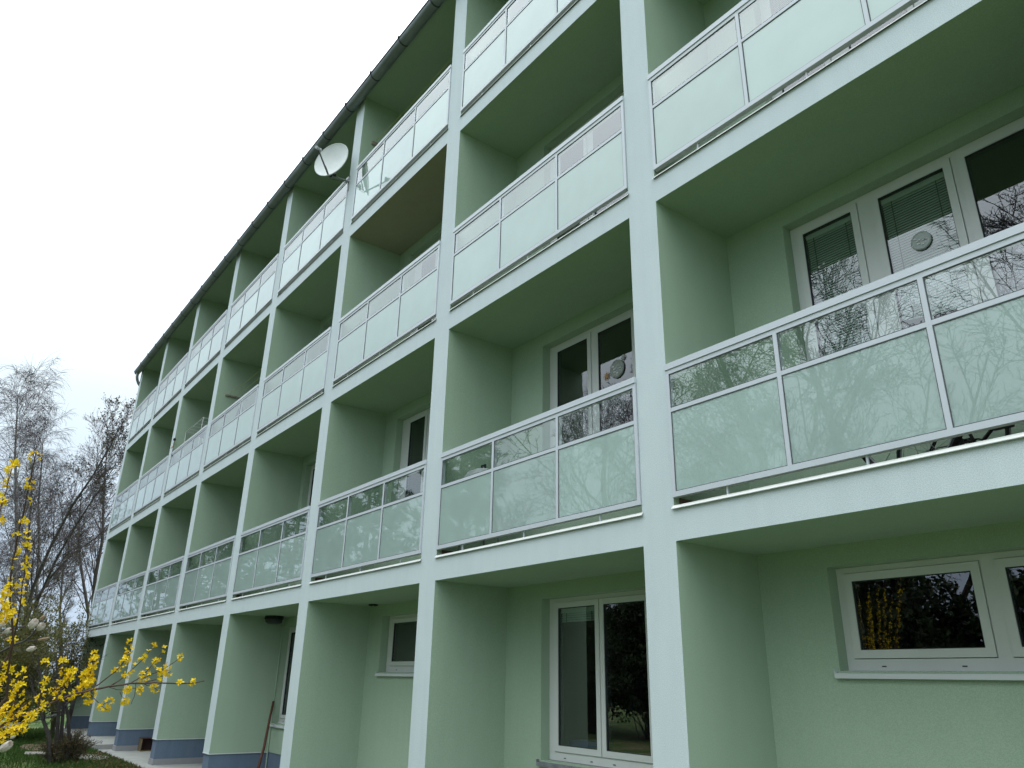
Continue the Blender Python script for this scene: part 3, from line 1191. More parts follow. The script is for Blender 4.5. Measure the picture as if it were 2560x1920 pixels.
# leaning pole
g = MB()
g.tube([(-8.25, 0.34, -0.0), (-8.72, 0.62, 0.55), (-9.05, 0.78, 0.93), (-9.26, 0.885, 1.17)], [0.021, 0.020, 0.019, 0.018], 10)
ob = g.build('wooden_pole', [WOODB], None, smooth=True)
tag(ob, 'rust brown wooden pole leaning in the corner of a ground floor bay', 'pole')

# open box by the plinth
t = thing('wooden_box', 'dark brown open box lying on the pavement behind a pier', 'box', (-15.52, 0.60, 0.0))
for nm, (x0, x1, y0, y1, z0, z1), mm_ in (('side_panel', (-0.11, 0.11, -0.16, -0.14, 0.0, 0.24), BOXI), ('side_panel', (-0.11, 0.11, 0.14, 0.16, 0.0, 0.24), BOXI),
                                           ('top_panel', (-0.11, 0.11, -0.16, 0.16, 0.241, 0.26), BOXD), ('back_panel', (-0.125, -0.111, -0.16, 0.16, 0.0, 0.26), BOXD), ('bottom_panel', (-0.11, 0.11, -0.139, 0.139, 0.002, 0.015), BOXI)):
    g = MB()
    g.box(x0, x1, y0, y1, z0, z1)
    g.build(nm, [mm_], t)

# things inside the near ground floor window
t = thing('storage_box', 'blue box standing inside behind the tall ground floor window', 'box', (-2.29, 1.42, 0.66))
g = MB()
g.box(-0.19, 0.19, -0.1, 0.1, 0.0, 0.34)
g.build('body', [BLUEP], t)
g = MB()
g.box(-0.2, 0.2, -0.11, 0.11, 0.34, 0.37)
g.build('lid', [mat('violet_plastic', (0.10, 0.10, 0.28), 0.5)], t)
t = thing('window_shelf', 'low shelf carrying things behind the tall ground floor window', 'shelf', (-2.0, 1.42, 0.0))
g = MB()
g.box(-0.6, 1.0, -0.16, 0.2, 0.63, 0.66)
g.build('board', [WOODG], t)
for xx in (-0.5, 0.9):
    g = MB()
    g.box(xx-0.02, xx+0.02, -0.1, 0.1, 0.0, 0.63)
    g.build('support', [WOODG], t)
g = MB()
g.lathe([(0.001, 0), (0.07, 0), (0.09, 0.14), (0.08, 0.14), (0.001, 0.10)], 14)
ob = g.build('flower_pot', [mat('terracotta', (0.24, 0.09, 0.05), 0.8)], None, (-1.85, 1.40, 0.66))
tag(ob, 'terracotta pot inside behind the tall ground floor window', 'pot')

# pipe barrier beyond the far corner
pa, pb_ = at_d(176, 1779, 21.0), at_d(-60, 1836, 15.5)
t = thing('pipe_rail', 'thick pale grey pipe rail on posts near the far corner of the block', 'rail', (float(pa[0]), float(pa[1]), 0))
b0 = Vector((pa[0], pa[1], 0))
g = MB()
g.tube([Vector(pa)-b0, Vector(pb_)-b0], 0.030, 10)
g.build('pipe', [mat('pale_grey_pipe', (0.40, 0.41, 0.42), 0.5, var=0.15)], t, smooth=True)
for s_ in (0.02, 0.99):
    q = Vector(pa).lerp(Vector(pb_), s_)-b0
    g = MB()
    g.tube([(q.x, q.y, -0.03), (q.x, q.y, q.z)], 0.022, 8)
    g.build('post', [STEEL], t)


# ------------------------------------------------------------------ vegetation
def tubes_np(P, R, n):
    """P (m,k,3), R (m,k) -> verts, quads"""
    m_, k, _ = P.shape
    T = np.gradient(P, axis=1)
    T /= np.linalg.norm(T, axis=2, keepdims=True)+1e-9
    T0 = T.mean(axis=1)
    ref = np.where((np.abs(T0[:, 2:3]) < 0.85), np.array([[0, 0, 1.0]]), np.array([[1.0, 0, 0]]))
    s = np.cross(T, ref[:, None, :])
    s /= np.linalg.norm(s, axis=2, keepdims=True)+1e-9
    b = np.cross(T, s)
    w = 2*np.pi*np.arange(n)/n
    V = P[:, :, None, :]+R[:, :, None, None]*(s[:, :, None, :]*np.cos(w)[None, None, :, None]+b[:, :, None, :]*np.sin(w)[None, None, :, None])
    idx = np.arange(m_*k*n).reshape(m_, k, n)
    a = idx[:, :-1, :]
    b2 = np.roll(idx, -1, axis=2)[:, :-1, :]
    c = np.roll(idx, -1, axis=2)[:, 1:, :]
    d = idx[:, 1:, :]
    F = np.stack([a, b2, c, d], axis=-1).reshape(-1, 4)
    return V.reshape(-1, 3), F


def joinvf(L_):
    V, F, o_ = [], [], 0
    for v, f in L_:
        V.append(v)
        F.append(f+o_)
        o_ += len(v)
    return np.concatenate(V), np.concatenate(F)


def grow(rg, par, prad, nc, t0, ang, length, k, wig, trop, r_ratio, rmin, taper=0.25, droop=None):
    """children of every parent path"""
    m_, kk, _ = par.shape
    M = m_*nc
    pi_ = np.repeat(np.arange(m_), nc)
    tt = t0+(1-t0)*((np.tile(np.arange(nc), m_)+rg.random(M))/nc)
    x = tt*(kk-1)
    i0 = np.clip(x.astype(int), 0, kk-2)
    fr = (x-i0)[:, None]
    base = par[pi_, i0]*(1-fr)+par[pi_, i0+1]*fr
    tan = par[pi_, i0+1]-par[pi_, i0]
    tan /= np.linalg.norm(tan, axis=1, keepdims=True)+1e-9
    rb = prad[pi_, i0]*(1-fr[:, 0])+prad[pi_, i0+1]*fr[:, 0]
    rv = rg.normal(size=(M, 3))
    rv -= (rv*tan).sum(1, keepdims=True)*tan
    rv /= np.linalg.norm(rv, axis=1, keepdims=True)+1e-9
    A = np.radians(ang[0]+(ang[1]-ang[0])*rg.random(M))[:, None]
    d = tan*np.cos(A)+rv*np.sin(A)
    plen = np.linalg.norm(np.diff(par, axis=1), axis=2).sum(1)[pi_]
    Ls = (length[0]+(length[1]-length[0])*rg.random(M))*plen*(1.15-0.65*tt)
    P = np.zeros((M, k, 3))
    P[:, 0] = base
    for j in range(1, k):
        d = d+rg.normal(size=(M, 3))*wig+np.array([0, 0, trop])
        if droop:
            d = d+np.array([0, 0, -droop*j/k])
        d /= np.linalg.norm(d, axis=1, keepdims=True)
        P[:, j] = P[:, j-1]+d*(Ls/(k-1))[:, None]
    r0 = np.maximum(rb*r_ratio, rmin)
    R = r0[:, None]*np.linspace(1, taper, k)[None, :]
    R = np.maximum(R, rmin*0.6)
    return P, R


def bare_tree(name, label, cat, base, height, seed, lean=(0, 0), r0=0.14, levels=None, wood=None, twig=None, buds=0, droop=None, trunk_k=9, twr=0.006, group=None, tstart=0.25, path=None):
    rg = np.random.default_rng(seed)
    base = np.array(base, float)
    if path is None:
        P = np.zeros((1, trunk_k, 3))
        d = np.array([lean[0], lean[1], 1.0])
        for j in range(1, trunk_k):
            d = d+rg.normal(size=3)*0.06
            d[2] = max(d[2], 0.6)
            P[0, j] = P[0, j-1]+d/np.linalg.norm(d)*height/(trunk_k-1)
    else:
        P = np.array(path, float)[None]-base
        trunk_k = P.shape[1]
    P[0, 0, 2] -= 0.1
    R = (r0*np.linspace(1, 0.12, trunk_k)**0.9)[None, :]
    thick, thin = [tubes_np(P, R, 8)], []
    par, prad = P, R
    last = None
    for li, lv in enumerate(levels):
        nc, ang, length, k, wig, trop, rr_, n = lv
        par, prad = grow(rg, par, prad, nc, tstart if li == 0 else 0.15, ang, length, k, wig, trop, rr_, twr, droop=droop if li >= 1 else None)
        (thick if li == 0 else thin).append(tubes_np(par, prad, n))
        last = (par, prad)
    t = thing(name, label, cat, tuple(base), group)
    V, F = joinvf(thick)
    link('trunk', mesh_np('trunk', V, F, [wood], True), t)
    V, F = joinvf(thin)
    cr_ = link('crown', mesh_np('crown', V, F, [twig]), t)
    if buds:
        Pl = last[0]
        M, k, _ = Pl.shape
        nb = min(buds, M*2)
        ii = rg.integers(0, M, nb)
        jj = rg.integers(1, k, nb)
        c = Pl[ii, jj]
        a = rg.normal(size=(nb, 3))
        a /= np.linalg.norm(a, axis=1, keepdims=True)
        a[:, 2] = np.abs(a[:, 2])
        b = np.cross(a, rg.normal(size=(nb, 3)))
        b /= np.linalg.norm(b, axis=1, keepdims=True)
        s1 = 0.05+0.05*rg.random((nb, 1))
        Vb = np.stack([c, c+a*s1*0.5+b*s1*0.28, c+a*s1, c+a*s1*0.5-b*s1*0.28], 1).reshape(-1, 3)
        Fb = np.arange(nb*4).reshape(-1, 4)
        link('buds', mesh_np('buds', Vb, Fb, [BUD]), cr_)['kind'] = 'stuff'
    return t


#          nc, angle, length ratio, k, wig, trop, r ratio, sides
LV_A = [(13, (25, 60), (0.40, 0.62), 7, 0.13, 0.07, 0.55, 6), (9, (25, 60), (0.35, 0.6), 6, 0.16, 0.05, 0.55, 4), (8, (25, 65), (0.35, 0.6), 5, 0.18, 0.03, 0.6, 3), (6, (25, 65), (0.35, 0.6), 4, 0.2, 0.02, 0.7, 3)]
LV_B = [(16, (30, 62), (0.32, 0.55), 7, 0.10, 0.10, 0.45, 6), (10, (25, 55), (0.40, 0.65), 6, 0.14, 0.0, 0.5, 4), (9, (20, 60), (0.5, 0.8), 6, 0.15, -0.05, 0.6, 3), (5, (20, 60), (0.5, 0.8), 5, 0.15, -0.08, 0.7, 3)]
LV_C = [(10, (25, 65), (0.42, 0.7), 6, 0.12, 0.06, 0.55, 5), (9, (25, 60), (0.35, 0.6), 5, 0.16, 0.04, 0.55, 4), (7, (25, 60), (0.4, 0.65), 4, 0.2, 0.02, 0.65, 3), (4, (25, 60), (0.4, 0.7), 4, 0.2, 0.0, 0.7, 3)]

# trees beyond the far end of the block
LV_D = [(24, (18, 44), (0.12, 0.25), 7, 0.05, 0.05, 0.40, 5), (6, (16, 42), (0.45, 0.8), 6, 0.06, 0.02, 0.55, 3), (6, (16, 44), (0.45, 0.85), 5, 0.07, 0.02, 0.65, 3), (2, (15, 45), (0.5, 1.0), 4, 0.08, 0.0, 0.7, 3)]
LV_W = [(28, (18, 46), (0.15, 0.30), 7, 0.05, 0.06, 0.35, 5), (7, (16, 42), (0.45, 0.8), 6, 0.06, 0.0, 0.5, 3), (6, (15, 45), (0.6, 1.1), 7, 0.06, -0.10, 0.6, 3), (3, (12, 40), (0.7, 1.2), 5, 0.06, -0.16, 0.7, 3)]


def px_path(pts, t):
    P = [at_d(a, b, t) for a, b in pts]
    b0 = P[0].copy()
    b0[2] = -0.03
    P[0] = b0
    return b0, P


def px_tree(name, label, pts, t, seed, r0, lv, wood, twig, buds=0, droop=None, twr=0.008, tstart=0.2):
    b0, P = px_path(pts, t)
    return bare_tree(name, label, 'tree', b0, 10, seed, r0=r0, levels=lv, wood=wood, twig=twig, buds=buds, path=P, twr=twr, tstart=tstart, droop=droop)


px_tree('birch_tree', 'tall weeping bare birch at the left edge beyond the block', [(30, 1722), (34, 1600), (36, 1480), (42, 1360), (40, 1240), (38, 1130), (42, 1050), (44, 995)], 44, 11, 0.15, LV_W, BIRCH, TWIG, 0, 0.14, 0.0075, 0.22)
px_tree('birch_tree', 'slimmer bare birch just right of the tall weeping one', [(92, 1722), (96, 1600), (92, 1480), (98, 1370), (96, 1260), (104, 1160), (108, 1090)], 46, 12, 0.12, LV_W, BIRCH, TWIG, 0, 0.16, 0.0075, 0.25)
px_tree('bare_tree', 'bare tree with long limbs sweeping diagonally towards the roof end', [(20, 1760), (50, 1600), (82, 1470), (125, 1370), (180, 1265), (235, 1185), (276, 1115), (298, 1068)], 30, 21, 0.085, LV_D, BARK, TWIG, 3000, None, 0.0055, 0.22)
px_tree('bare_tree', 'bare tree whose limb runs parallel below the longest diagonal limb', [(30, 1765), (62, 1620), (95, 1500), (145, 1390), (205, 1290), (255, 1215), (290, 1160)], 31, 27, 0.075, LV_D, BARK, TWIG, 2200, None, 0.0055, 0.22)
px_tree('bare_tree', 'low spreading bare tree reaching right behind the yellow flowers', [(15, 1790), (40, 1650), (75, 1530), (120, 1450), (180, 1385), (240, 1345), (290, 1290)], 33, 22, 0.085, LV_D, BARK, TWIG, 800, None, 0.0055, 0.2)
px_tree('bare_tree', 'slim dark bare tree standing right behind the far corner of the block', [(222, 1745), (230, 1600), (234, 1500), (238, 1445), (256, 1350), (258, 1270), (262, 1190), (268, 1120)], 36, 23, 0.13, LV_D, BARK, TWIG, 600, None, 0.0055, 0.3)
px_tree('bare_tree', 'dark bare tree forking left of the far corner', [(205, 1748), (215, 1640), (222, 1540), (206, 1440), (196, 1360), (200, 1280), (206, 1210)], 38, 28, 0.11, LV_D, BARK, TWIG, 300, None, 0.0055, 0.25)
px_tree('bare_tree', 'grey bare tree far behind, left of the diagonal limbs', [(60, 1720), (62, 1600), (66, 1480), (70, 1370), (76, 1270), (80, 1190)], 54, 24, 0.15, LV_D, BARK, TWIGG, 0, None, 0.011, 0.2)
px_tree('bare_tree', 'distant bare tree seen between the twigs near the corner', [(150, 1720), (154, 1620), (150, 1530), (156, 1440), (160, 1370)], 60, 25, 0.15, LV_D, BARK, TWIGG, 0, None, 0.012, 0.15)


def leafy_shrub(name, label, base, size, nstem, nleaf, seed, leafm, stemm, leaf=0.05, group=None, arch=0.25):
    rg = np.random.default_rng(seed)
    t = thing(name, label, 'shrub', tuple(base), group)
    k = 7
    d = rg.normal(size=(nstem, 3))*np.array([0.45, 0.45, 0])+np.array([0, 0, 1.0])
    d /= np.linalg.norm(d, axis=1, keepdims=True)
    P = np.zeros((nstem, k, 3))
    P[:, 0] = rg.normal(size=(nstem, 3))*np.array([0.12*size[0], 0.12*size[1], 0])
    Ls = size[2]*(0.65+0.4*rg.random(nstem))
    for j in range(1, k):
        d = d+rg.normal(size=(nstem, 3))*0.12+np.concatenate([P[:, j-1, :2]*arch*0.3, np.full((nstem, 1), -0.02*j*arch*4)], 1)
        d /= np.linalg.norm(d, axis=1, keepdims=True)
        P[:, j] = P[:, j-1]+d*(Ls/(k-1))[:, None]
    P[:, :, 0] *= size[0]/max(size[2], .1)*1.1
    P[:, :, 1] *= size[1]/max(size[2], .1)*1.1
    R = np.full((nstem, 1), 0.016)*np.linspace(1, 0.3, k)[None]
    L_ = [tubes_np(P, R, 4)]
    P2, R2 = grow(rg, P, R, 8, 0.2, (20, 60), (0.25, 0.5), 5, 0.2, 0.03, 0.6, 0.004)
    L_.append(tubes_np(P2, R2, 3))
    P3, R3 = grow(rg, P2, R2, 4, 0.1, (25, 65), (0.4, 0.8), 4, 0.2, 0.02, 0.7, 0.003)
    L_.append(tubes_np(P3, R3, 3))
    V, F = joinvf(L_)
    link('stems', mesh_np('stems', V, F, [stemm]), t)
    if nleaf:
        M = len(P3)
        ii = rg.integers(0, M, nleaf)
        jj = rg.random(nleaf)*3
        i0 = np.minimum(jj.astype(int), 2)
        fr = (jj-i0)[:, None]
        c = P3[ii, i0]*(1-fr)+P3[ii, i0+1]*fr+rg.normal(size=(nleaf, 3))*0.03
        a = rg.normal(size=(nleaf, 3))+np.array([0, 0, 0.5])
        a /= np.linalg.norm(a, axis=1, keepdims=True)
        b = np.cross(a, rg.normal(size=(nleaf, 3)))
        b /= np.linalg.norm(b, axis=1, keepdims=True)
        s1 = leaf*(0.6+0.8*rg.random((nleaf, 1)))
        Vb = np.stack([c, c+a*s1*0.5+b*s1*0.25, c+a*s1, c+a*s1*0.5-b*s1*0.25], 1).reshape(-1, 3)
        link('leaves', mesh_np('leaves', Vb, np.arange(nleaf*4).reshape(-1, 4), [leafm]), t)['kind'] = 'stuff'
    return t


q = at_d(168, 1700, 21)
leafy_shrub('shrub', 'olive brown leafing shrub in front of the far end pier', (q[0], q[1]-0.1, -0.03), (1.0, 0.6, 3.1), 22, 7000, 31, OLIVE, TWIGG, 0.060)
q = at_d(105, 1700, 19)
leafy_shrub('shrub', 'dense olive shrub left of the far end pier, behind the white buds', (q[0], q[1]-0.3, -0.03), (1.3, 0.8, 3.0), 26, 9000, 32, OLIVE, TWIGG, 0.060)
q = at_d(20, 1700, 20)
leafy_shrub('shrub', 'dark shrub at the left edge behind the yellow flowers', (q[0], q[1]-0.3, -0.03), (1.4, 1.0, 3.0), 30, 15000, 33, OLIVE, TWIGG, 0.065)
q = at_d(70, 1700, 30)
leafy_shrub('shrub', 'tall dark shrub mass behind the olive shrubs', (q[0], q[1]-0.2, -0.03), (2.2, 1.6, 4.6), 36, 16000, 34, OLIVE, TWIGG, 0.085)

# bare many-stemmed shrub on the lawn with a dry small bush at its foot
q0 = at_z(130, 1898, 0.0)
t = thing('bare_shrub', 'many-stemmed bare shrub rising from the lawn behind the yellow sprays', 'shrub', (q0[0], q0[1], -0.03))
stems = [((128, 1905), (122, 1840), (108, 1800), (103, 1740), (96, 1640)), ((140, 1905), (142, 1840), (146, 1790), (147, 1730), (140, 1640)),
         ((150, 1905), (152, 1850), (156, 1800), (160, 1740), (150, 1660)), ((165, 1900), (172, 1850), (172, 1800), (164, 1760), (175, 1700)), ((172, 1800), (182, 1760), (196, 1715), (215, 1680), (240, 1640))]
PP, RR_ = [], []
for k, s_ in enumerate(stems):
    pts = np.array([at_d(a, b, 13.9+0.12*k) for a, b in s_])-np.array([q0[0], q0[1], -0.03])
    if pts[0, 2] < 0.5:
        pts[0, 2] = -0.05
    PP.append(pts)
    RR_.append(np.array([0.040, 0.036, 0.032, 0.024, 0.010]))
P, R = np.array(PP), np.array(RR_)
V, F = tubes_np(P, R, 7)
link('trunk', mesh_np('trunk', V, F, [BARK], True), t)
rg = np.random.default_rng(8)
P2, R2 = grow(rg, P, R, 7, 0.45, (20, 55), (0.2, 0.45), 6, 0.15, 0.08, 0.45, 0.004)
P3, R3 = grow(rg, P2, R2, 6, 0.2, (20, 60), (0.3, 0.6), 4, 0.18, 0.03, 0.6, 0.003)
V, F = joinvf([tubes_np(P2, R2, 4), tubes_np(P3, R3, 3)])
link('crown', mesh_np('crown', V, F, [TWIG]), t)
q = at_z(178, 1900, 0.0)
leafy_shrub('dry_bush', 'small dry brown bush at the foot of the bare shrub', (q[0], q[1], -0.03), (0.38, 0.38, 0.55), 46, 900, 41, DRYL, TWIGG, 0.035)
q = at_z(135, 1905, 0.0)
leafy_shrub('dry_bush', 'low dry twigs around the bare shrub stems', (q[0], q[1], -0.03), (0.35, 0.35, 0.5), 36, 700, 42, DRYL, TWIGG, 0.035)

# stones and kerb on the lawn
for k, (a, b, sx_, sy_, lab) in enumerate(((88, 1868, 0.9, 0.30, 'flat brown stone slab on the lawn behind the bare shrub'), (232, 1893, 0.7, 0.30, 'flat pale stone slab on the lawn beside the pavement'))):
    c = at_z(a, b, 0.0)
    g = MB()
    rgk = random.Random(k)
    n = 9
    top = [(sx_*math.cos(2*PI*j/n)*rgk.uniform(0.8, 1.1), sy_*math.sin(2*PI*j/n)*rgk.uniform(0.8, 1.1)) for j in range(n)]
    for (x, y) in top:
        g.v.append((x, y, -0.05))
    for (x, y) in top:
        g.v.append((x*0.97, y*0.97, 0.015))
    for j in range(n):
        g.f.append((j, (j+1) % n, n+(j+1) % n, n+j))
        g.m.append(0)
    g.f.append(tuple(range(n, 2*n)))
    g.m.append(0)
    ob = g.build('stone_slab', [STONE if k else mat('earthy_stone', (0.20, 0.14, 0.10), 0.95, var=0.4, vscale=9)], None, (c[0], c[1], -0.01))
    tag(ob, lab, 'stone')
ka, kb = at_z(63, 1881, 0.03), at_z(118, 1881, 0.03)
g = MB()
g.tube([(ka[0], ka[1], 0.0), (kb[0], kb[1], 0.0)], 0.045, 4)
ob = g.build('kerb_stone', [STONE])
tag(ob, 'narrow pale kerb stone in the grass behind the bare shrub', 'kerb')

# grass blades on the visible lawn
rg = np.random.default_rng(77)
nb = 60000
gx = rg.uniform(-24, -9.5, nb)
gy = -0.29-rg.random(nb)**1.3*4.2
keep = rg.random(nb) < (0.35+0.65*(np.sin(gx*1.7+gy*2.3)+np.sin(gx*0.6-gy*3.1)+2)/4)
gx, gy = gx[keep], gy[keep]
nb = len(gx)
h = 0.03+0.07*rg.random(nb)
a = rg.uniform(0, 2*np.pi, nb)
w = 0.006+0.006*rg.random(nb)
lean = rg.normal(size=(nb, 2))*0.03
V = np.stack([np.stack([gx-np.cos(a)*w, gy-np.sin(a)*w, np.full(nb, -0.035)], 1), np.stack([gx+np.cos(a)*w, gy+np.sin(a)*w, np.full(nb, -0.035)], 1),
              np.stack([gx+lean[:, 0], gy+lean[:, 1], h-0.03], 1)], 1).reshape(-1, 3)
ob = link('grass', mesh_np('grass', V, np.arange(nb*3).reshape(-1, 3), [GRASS]))
ob['kind'] = 'stuff'
tag(ob, 'short spring grass on the lawn beside the pavement', 'grass')
nb = 5000
gx = rg.uniform(-15.5, -9.5, nb)
gy = -0.25-np.abs(rg.normal(size=nb))*0.35
c = np.stack([gx, gy, np.full(nb, -0.005)], 1)
aa = rg.normal(size=(nb, 3))*np.array([1, 1, 0.35])
aa /= np.linalg.norm(aa, axis=1, keepdims=True)
bq = np.cross(aa, rg.normal(size=(nb, 3))*0.3+np.array([0, 0, 1]))
bq /= np.linalg.norm(bq, axis=1, keepdims=True)
s1 = 0.03+0.03*rg.random((nb, 1))
V = np.stack([c-aa*s1, c+bq*s1*0.4, c+aa*s1, c-bq*s1*0.4], 1)
V[:, :, 2] = np.maximum(V[:, :, 2], -0.028)
ob = link('leaf_litter', mesh_np('leaf_litter', V.reshape(-1, 3), np.arange(nb*4).reshape(-1, 4), [DRYL]))
ob['kind'] = 'stuff'
tag(ob, 'dry leaf litter along the edge of the pavement', 'leaves')

# ------------------------------------------------------------------ forsythia in the foreground
rg = np.random.default_rng(99)


def z2(a, b):
    return a/3.456, 1440+b/3.456


def z1(a, b):
    return a/3.456, 900+b/3.456


def z4(a, b):
    return 200+a/6.9125, 1600+b/6.9125


def blossom_mesh(fl_c, fl_d, rg, k_=1.0):
    M = len(fl_c)
    e1 = np.cross(fl_d, rg.normal(size=(M, 3)))
    e1 /= np.linalg.norm(e1, axis=1, keepdims=True)
    e2 = np.cross(fl_d, e1)
    VV = []
    sz = (0.0125+0.005*rg.random((M, 1)))*k_
    for k in range(4):
        a = k*PI/2+rg.normal(size=(M, 1))*0.15
        rd = e1*np.cos(a)+e2*np.sin(a)
        sd_ = -e1*np.sin(a)+e2*np.cos(a)
        op = 0.55+0.35*rg.random((M, 1))
        tip = rd*op+fl_d*(1.15-op)
        VV.append(np.stack([fl_c, fl_c+tip*sz*0.45+sd_*sz*0.24+fl_d*sz*0.15, fl_c+tip*sz*1.05+sd_*sz*0.13,
                            fl_c+tip*sz*1.05-sd_*sz*0.13, fl_c+tip*sz*0.45-sd_*sz*0.24+fl_d*sz*0.15], 1).reshape(-1, 3))
    V = np.concatenate(VV)
    return V, np.arange(len(V)).reshape(-1, 5)


FB = []     # (pixel polyline, depth0, depth1, radius, flower density per m, start fraction of flowers)
FB.append(([z2(-420, 1640), z2(-200, 1420), z2(0, 1300), z2(280, 1165), z2(480, 1080), z2(640, 1020), z2(800, 985), z2(960, 950), z2(1100, 932), z2(1240, 925), z2(1400, 928), z2(1500, 925), z2(1640, 938), z2(1765, 905)], 2.7, 3.4, 0.0065, [(0.14, 0.52, 95), (0.86, 0.98, 85)]))
FB.append(([z4(200, 850), z4(350, 740), z4(530, 620), z4(720, 450), z4(850, 280), z4(880, 150), z4(880, 20)], 3.15, 3.25, 0.003, [(0.35, 0.86, 170), (0.86, 1.0, 60)]))
FB.append(([z4(510, 800), z4(700, 700), z4(830, 600), z4(950, 470), z4(1100, 340), z4(1200, 230), z4(1270, 90)], 3.2, 3.35, 0.0028, [(0.22, 0.6, 130), (0.6, 1.0, 110)]))
FB.append(([z4(820, 770), z4(960, 725), z4(1060, 670), z4(1120, 570), z4(1200, 480), z4(1290, 400), z4(1370, 290), z4(1460, 150)], 3.25, 3.4, 0.0026, [(0.25, 0.4, 120), (0.5, 1.0, 130)]))
FB.append(([z4(1060, 680), z4(1180, 640), z4(1290, 540), z4(1400, 520), z4(1500, 490), z4(1600, 430), z4(1700, 330), z4(1770, 270)], 3.3, 3.4, 0.0022, [(0.0, 0.3, 120), (0.35, 0.5, 110), (0.6, 1.0, 110)]))
FB.append(([z4(1100, 750), z4(1250, 700), z4(1400, 650), z4(1500, 590), z4(1570, 540)], 3.3, 3.36, 0.002, [(0.35, 1.0, 140)]))
FB.append(([z4(510, 820), z4(600, 850), z4(740, 872), z4(850, 850)], 3.2, 3.2, 0.0016, [(0.85, 1.0, 180)]))
FB.append(([z4(820, 780), z4(960, 850), z4(1050, 870)], 3.25, 3.22, 0.0016, [(0.8, 1.0, 330)]))
FB.append(([z4(960, 760), z4(955, 900), z4(930, 1030), z4(880, 1112)], 3.25, 3.2, 0.0015, []))
FB.append(([z4(1100, 755), z4(1200, 800), z4(1290, 800), z4(1350, 880)], 3.3, 3.3, 0.0016, [(0.45, 1.0, 260)]))
FB.append(([z4(100, 900), z4(240, 980), z4(320, 1090), z4(400, 1120), z4(470, 1210)], 3.1, 3.1, 0.0018, [(0.72, 1.0, 200)]))
FB.append(([z4(400, 1120), z4(460, 1080), z4(515, 1065)], 3.1, 3.1, 0.0012, [(0.6, 1.0, 320)]))
FB.append(([z4(690, 900), z4(730, 970), z4(760, 1030), z4(790, 1070)], 3.2, 3.2, 0.0012, [(0.85, 1.0, 330)]))
FB.append(([z4(190, 880), z4(210, 980), z4(170, 1050), z4(90, 1080)], 3.1, 3.1, 0.0016, [(0.1, 1.0, 190)]))
FB.append(([z4(90, 880), z4(120, 700), z4(170, 560), z4(220, 420), z4(280, 220)], 3.05, 3.1, 0.0028, [(0.1, 1.0, 330)]))
FB.append(([z4(-60, 900), z4(20, 760), z4(60, 640), z4(130, 500)], 3.05, 3.1, 0.0022, [(0.3, 1.0, 150)]))
# upright sprays at the left edge
FB.append(([(-70, 1700), (-40, 1500), (-10, 1330), z1(15, 1250), z1(50, 1110), z1(75, 1030), z1(100, 950), z1(125, 840)], 2.3, 2.5, 0.004, [(0.3, 1.0, 74)]))
FB.append(([z2(60, 1050), z2(90, 710), z2(120, 520), (25, 1520), (28, 1410), z1(150, 1520), z1(185, 1420), z1(225, 1290), z1(228, 1180), z1(250, 1060), z1(285, 960), z1(310, 800)], 2.55, 2.45, 0.0045, [(0.08, 0.14, 70), (0.30, 0.62, 78), (0.62, 1.0, 62)]))
FB.append(([z2(70, 700), z2(130, 480), z2(185, 260), z2(190, 130), z1(225, 1600), z1(245, 1500), z1(258, 1420)], 2.6, 2.5, 0.003, [(0.1, 0.45, 70), (0.5, 1.0, 110)]))
FB.append(([(-60, 1640), z2(-60, 420), z2(20, 300), z2(60, 200), z2(80, 95)], 2.3, 2.5, 0.003, [(0.4, 1.0, 120)]))
FB.append(([(-60, 1700), z2(-80, 420), z2(10, 380), z2(70, 330), z2(110, 320)], 2.4, 2.5, 0.003, [(0.3, 1.0, 220)]))
FB.append(([z2(40, 1200), z2(70, 1000), z2(140, 900), z2(200, 840), z2(250, 780)], 2.7, 2.8, 0.003, [(0.2, 1.0, 150)]))
FB.append(([z2(-100, 1150), z2(-20, 960), z2(20, 860), z2(30, 780)], 2.6, 2.6, 0.003, [(0.2, 1.0, 170)]))
FB.append(([z2(330, 1150), z2(350, 1040), z2(400, 950), z2(395, 850), z2(385, 760), z2(410, 690)], 2.8, 2.85, 0.0028, [(0.0, 0.5, 150), (0.5, 1.0, 90)]))
FB.append(([z2(420, 1090), z2(470, 960), z2(520, 880), z2(570, 820)], 2.85, 2.9, 0.0026, [(0.1, 1.0, 150)]))
FB.append(([z2(480, 1060), z2(545, 960), z2(610, 880), z2(635, 790)], 2.85, 2.95, 0.0026, [(0.1, 1.0, 170)]))
FB.append(([z2(530, 860), z2(560, 780), z2(550, 715)], 2.9, 2.9, 0.0016, [(0.4, 1.0, 110)]))
FB.append(([z2(-150, 1330), z2(0, 1200), z2(70, 1130), z2(140, 1080)], 2.6, 2.7, 0.004, [(0.3, 1.0, 260)]))
FB.append(([z2(-100, 1400), z2(60, 1260), z2(150, 1160), z2(225, 1090)], 2.65, 2.75, 0.004, [(0.3, 1.0, 260)]))
FB.append(([z2(-200, 1560), z2(0, 1400), z2(120, 1310), z2(220, 1240), z2(310, 1190)], 2.6, 2.75, 0.004, [(0.35, 1.0, 260)]))
FB.append(([z2(-200, 1600), z2(-40, 1440), z2(60, 1370), z2(140, 1320), z2(240, 1290)], 2.55, 2.65, 0.004, [(0.3, 1.0, 200)]))
FB.append(([z2(120, 1130), z2(150, 1010), z2(190, 930)], 2.7, 2.7, 0.002, [(0.3, 1.0, 150)]))
FB.append(([z2(640, 1030), z2(690, 950), z2(760, 950), z2(800, 900)], 3.0, 3.05, 0.002, [(0.1, 1.0, 280)]))

